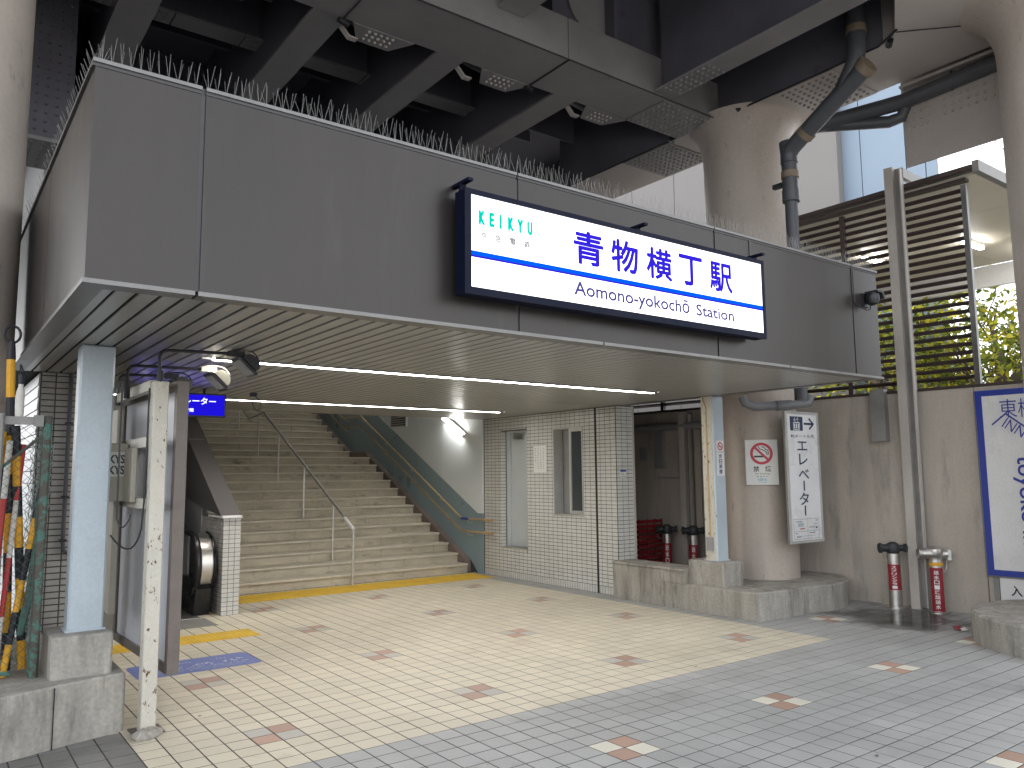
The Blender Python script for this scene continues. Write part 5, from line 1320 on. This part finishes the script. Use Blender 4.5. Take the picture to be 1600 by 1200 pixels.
# bolted tabs beside each cross beam
for k in range(-1, 4):
    x = 1.39+k*1.53+0.55
    MB().prism([(x-0.32, 6.781), (x+0.36, 6.781), (x+0.20, 7.06), (x-0.16, 7.06)], 'z', ZG-0.012, ZG+0.012).build('bolted_tab', 'girder', g1)
    b = MB(); b.bolts((x-0.12, 6.83, ZG-0.0122), EX, EY, -EZ, 5, 3, 0.065, 0.075, 0.02, 0.016); b.build('bolts', 'pierhead', g1, stuff=True)
    MB().prism([(6.785, ZG+0.013), (7.05, ZG+0.013), (6.785, ZG+0.45)], 'x', x-0.01, x+0.01).build('gusset', 'girder_dark', g1)
# cross beams running back
for k, nmb in zip(range(-2, 4), ('second hidden', 'leftmost', 'first', 'second', 'third', 'fourth')):
    x = 1.39+k*1.53 if k < 2 else (4.30 if k == 2 else 5.90)
    if k == -2: continue
    t = thing('cross_beam', (x, 6.8, ZG), nmb+' flat-bottomed cross beam from the left, running back over the canopy', 'beam')
    MB().box(x-0.165, x+0.165, 6.79, 16.0, ZG+0.02, ZG+0.05).build('bottom_flange', 'girder', t)
    MB().box(x-0.02, x+0.02, 6.79, 16.0, ZG+0.0505, 7.399).build('web', 'girder_dark', t)
    # bent end plate dropping towards the tab
    MB().prism([(x+0.166, ZG+0.05), (x+0.27, ZG-0.06), (x+0.36, ZG-0.06), (x+0.36, ZG-0.045), (x+0.275, ZG-0.045), (x+0.178, ZG+0.055)], 'y', 6.95, 7.02).build('bent_bracket', 'pierhead', t)
# rear narrow riveted girder
g2 = thing('riveted_girder', (2, 8.8, 6.6), 'narrow riveted girder crossing behind the beams', 'girder')
for k in range(-4, 9):
    a = -0.35+k*0.765
    MB().box(a, a+0.75, 8.69, 8.96, 6.6, 6.63).build('flange_plate', 'girder', g2)
    if k % 2 == 0:
        b = MB(); b.bolts((a+0.06, 8.735, 6.5995), EX, EY, -EZ, 9, 3, 0.078, 0.09, 0.018, 0.013); b.build('rivets', 'girder', g2, stuff=True)
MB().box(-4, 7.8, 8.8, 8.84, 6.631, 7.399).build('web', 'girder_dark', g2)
# deep plate girder at the left
g3 = thing('plate_girder', (-2, 9.3, 5.0), 'deep dark riveted plate girder behind the left pillar', 'girder')
MB().box(-7, 1.05, 9.05, 9.09, 5.02, 7.399).build('web', 'girder_dark', g3)
MB().box(-7, 1.10, 9.02, 9.9, 4.98, 5.02).build('bottom_flange', 'girder', g3)
b = MB(); b.bolts((-1.0, 9.0499, 5.1), EX, EZ, -EY, 22, 24, 0.095, 0.095, 0.018, 0.013); b.build('rivets', 'girder_dark', g3, stuff=True)
b = MB(); b.bolts((-0.6, 9.08, 4.9799), EX, EY, -EZ, 16, 8, 0.1, 0.1, 0.018, 0.013); b.build('rivets', 'girder', g3, stuff=True)
for k in range(4):
    y = 7.6+k*0.9; t = tag(MB().tube([(1.9+k*1.6, 7.9, 6.75), (2.75+k*1.55, 8.0, 6.72)], 0.04, 8).build('deck_pipe', 'pvc_light', None, True), ['first', 'second', 'third', 'fourth'][k]+' short grey pipe from the left between the cross beams', 'pipe')
# netted cross flange at the front right
cf = thing('front_cross_girder', (6.8, 4.5, ZG), 'netted cross girder running forward above the sign', 'girder')
MB().box(6.66, 6.98, 1.7, 6.075, ZG+0.02, ZG+0.045).build('bottom_flange', 'girder', cf)
MB().box(6.80, 6.84, 1.7, 6.075, ZG+0.0455, 7.399).build('web', 'girder_dark', cf)
b = MB()
for k in range(15): b.add([(6.66+k*0.022, 1.7, ZG+0.012), (6.662+k*0.022, 1.7, ZG+0.012), (6.662+k*0.022, 5.9, ZG+0.012), (6.66+k*0.022, 5.9, ZG+0.012)], [(0, 1, 2, 3)])
for k in range(190): b.add([(6.66, 1.72+k*0.022, ZG+0.0125), (6.98, 1.72+k*0.022, ZG+0.0125), (6.98, 1.722+k*0.022, ZG+0.0125), (6.66, 1.722+k*0.022, ZG+0.0125)], [(0, 1, 2, 3)])
b.build('bird_net', 'net', cf, stuff=True)
b = MB(); b.bolts((6.70, 5.3, ZG+0.0195), EX, EY, -EZ, 4, 9, 0.08, 0.08, 0.02, 0.016); b.build('bolts', 'girder', cf, stuff=True)
cf2 = thing('front_cross_girder', (4.3, 4.5, ZG), 'netted cross girder running forward at the top of the picture', 'girder')
MB().box(4.4, 4.72, 1.7, 6.075, ZG+0.25, ZG+0.275).build('bottom_flange', 'girder', cf2)
MB().box(4.54, 4.58, 1.7, 6.075, ZG+0.2755, 7.399).build('web', 'girder_dark', cf2)
# pier head over the right pillars
ph = thing('pier_head', (8.3, 4.5, ZG), 'pale steel pier head joining the two right pillars', 'pier head')
MB().prism([(7.87, 9.2), (7.87, 3.95), (7.82, 3.82), (7.70, 3.74), (6.3, 3.0), (6.3, 1.7), (8.85, 1.7), (8.85, 9.2)], 'z', ZG+0.03, 7.399).build('box', 'pierhead', ph)
MB().box(7.90, 8.80, 6.98, 7.85, ZG+0.015, ZG+0.0295).build('splice_plate', 'girder', ph)
b = MB(); b.bolts((7.97, 7.04, ZG+0.0149), EX, EY, -EZ, 10, 9, 0.085, 0.09, 0.022, 0.018); b.build('bolts', 'girder', ph, stuff=True)
MB().box(7.855, 7.8695, 3.95, 9.2, ZG+0.03, 7.39).build('shaded_side_plate', 'girder_dark', ph)  # dark plate paints the shade on the pier head's left side
MB().box(7.90, 8.84, 4.55, 5.30, ZG+0.016, ZG+0.0295).build('splice_plate', 'pierhead', ph)
b = MB(); b.bolts((7.97, 4.62, ZG+0.0159), EX, EY, -EZ, 10, 8, 0.088, 0.088, 0.022, 0.018); b.build('bolts', 'girder', ph, stuff=True)
MB().tube([(7.86, 9.0, ZG+0.02), (7.865, 6.85, ZG+0.02), (7.86, 4.0, ZG+0.02), (7.7, 3.72, ZG+0.02)], 0.012, 5).build('net_rope', 'black', ph)
MB().tube([(7.72, 3.74, ZG+0.01), (8.15, 3.3, ZG+0.012)], 0.006, 5).build('net_rope', 'black', ph)
for (x, y) in ((7.84, 6.85), (7.83, 5.75), (7.85, 3.85)): MB().tube([(x-0.03, y, ZG+0.01), (x+0.05, y+0.06, ZG+0.0)], 0.035, 6).build('rope_knot', 'black', ph)
sp_ = thing('side_girder', (9.0, 3.5, 5.1), 'pale bolted girder plate hanging right of the pier head', 'girder')
MB().box(8.96, 8.99, 1.7, 4.32, 5.05, 7.399).build('web_plate', 'pierhead', sp_)
b = MB()
b.bolts((8.9599, 4.27, 5.50), -EY, EZ, -EX, 4, 5, 0.075, 0.085, 0.022, 0.018); b.bolts((8.9599, 3.86, 5.53), -EY, EZ, -EX, 10, 6, 0.085, 0.085, 0.022, 0.018)
b.build('bolts', 'pillar', sp_, stuff=True)
MB().box(8.86, 8.959, 1.7, 4.3, 5.97, 6.0).build('ledge', 'pierhead', sp_)
b = MB()
for k in range(40): b.tube([(8.9, 4.28-k*0.03, 6.02), (8.88+random.uniform(-.02, .02), 4.28-k*0.03, 6.15)], 0.002, 3, False)
b.build('bird_spikes', 'steel', sp_, stuff=True)

# rain pipes beside pillar A
rp = thing('rain_pipe', (8.05, 5.35, 2.4), 'thick dark rain pipe rising beside the round beige pillar', 'pipe')
RX, RY = 7.85, 5.12
MB().tube([(RX, RY, 2.35), (RX, RY, 4.75)], 0.072, 16).build('riser', 'pvc', rp, True)
MB().tube([(RX, RY, 4.72), (RX, RY, 5.24)], 0.09, 16).build('upper_riser', 'pvc', rp, True)
MB().tube([(RX, RY, 5.1), (RX, RY, 5.20), (RX-0.01, RY-0.05, 5.27), (7.745, 4.12, 5.78)], 0.098, 16).build('raking_pipe', 'pvc', rp, True)
MB().tube([(RX, RY, 5.2), (RX-0.003, RY+0.01, 5.36)], 0.095, 16).build('cleaning_eye', 'pvc', rp, True)
MB().tube([(7.765, 4.36, 5.66), (7.75, 4.2, 5.9), (7.74, 4.17, 6.1), (7.74, 4.17, 7.3)], 0.098, 16).build('inlet', 'pvc', rp, True)
MB().tube([(7.746, 4.13, 5.775), (7.738, 4.05, 5.815)], 0.112, 16).build('end_cap', 'tape', rp, True)
MB().tube([(RX, RY, 4.92), (RX, RY, 5.0)], 0.099, 16).build('tape_band', 'tape', rp, True)
MB().tube([(7.826, 4.90, 5.352), (7.82, 4.84, 5.384)], 0.106, 16).build('tape_band', 'tape', rp, True)
MB().tube([(7.74, 4.17, 6.2), (7.74, 4.17, 6.28)], 0.107, 16).build('tape_band', 'tape', rp, True)
MB().tube([(RX, RY, 4.64), (RX, RY, 4.78)], 0.098, 16).build('coupling', 'pvc', rp, True)
MB().box(7.82, 7.88, 5.19, 5.34, 4.85, 4.90).build('clamp', 'iron', rp)
hp = thing('gutter_pipe', (8.9, 4.3, 5.8), 'dark horizontal pipe under the pier head running right', 'pipe')
MB().tube([(8.44, 5.2, 5.72), (8.9, 4.30, 5.82), (8.93, 3.45, 5.86), (8.93, 2.9, 5.88)], 0.092, 12).build('pipe', 'pvc', hp, True)
MB().tube([(8.52, 5.1, 5.72), (8.9, 4.46, 5.64), (8.94, 4.33, 5.66), (8.95, 4.28, 5.78)], 0.072, 12).build('branch', 'pvc', hp, True)
MB().tube([(8.93, 3.75, 5.75), (8.93, 3.75, 6.03)], 0.012, 6).build('hanger', 'black', hp)
lp = thing('underslung_pipe', (8.0, 5.6, 2.35), 'grey jointed pipe below the canopy beside the pillar', 'pipe')
MB().tube([(7.60, 5.72, 2.429), (7.62, 5.70, 2.35), (7.70, 5.64, 2.31), (8.14, 5.36, 2.33), (8.26, 5.30, 2.35), (8.30, 5.30, 2.429)], 0.052, 12).build('pipe', 'pvc_mid', lp, True)
MB().tube([(7.92, 5.50, 2.32), (8.08, 5.40, 2.328)], 0.06, 12).build('coupling', 'pvc_mid', lp, True)
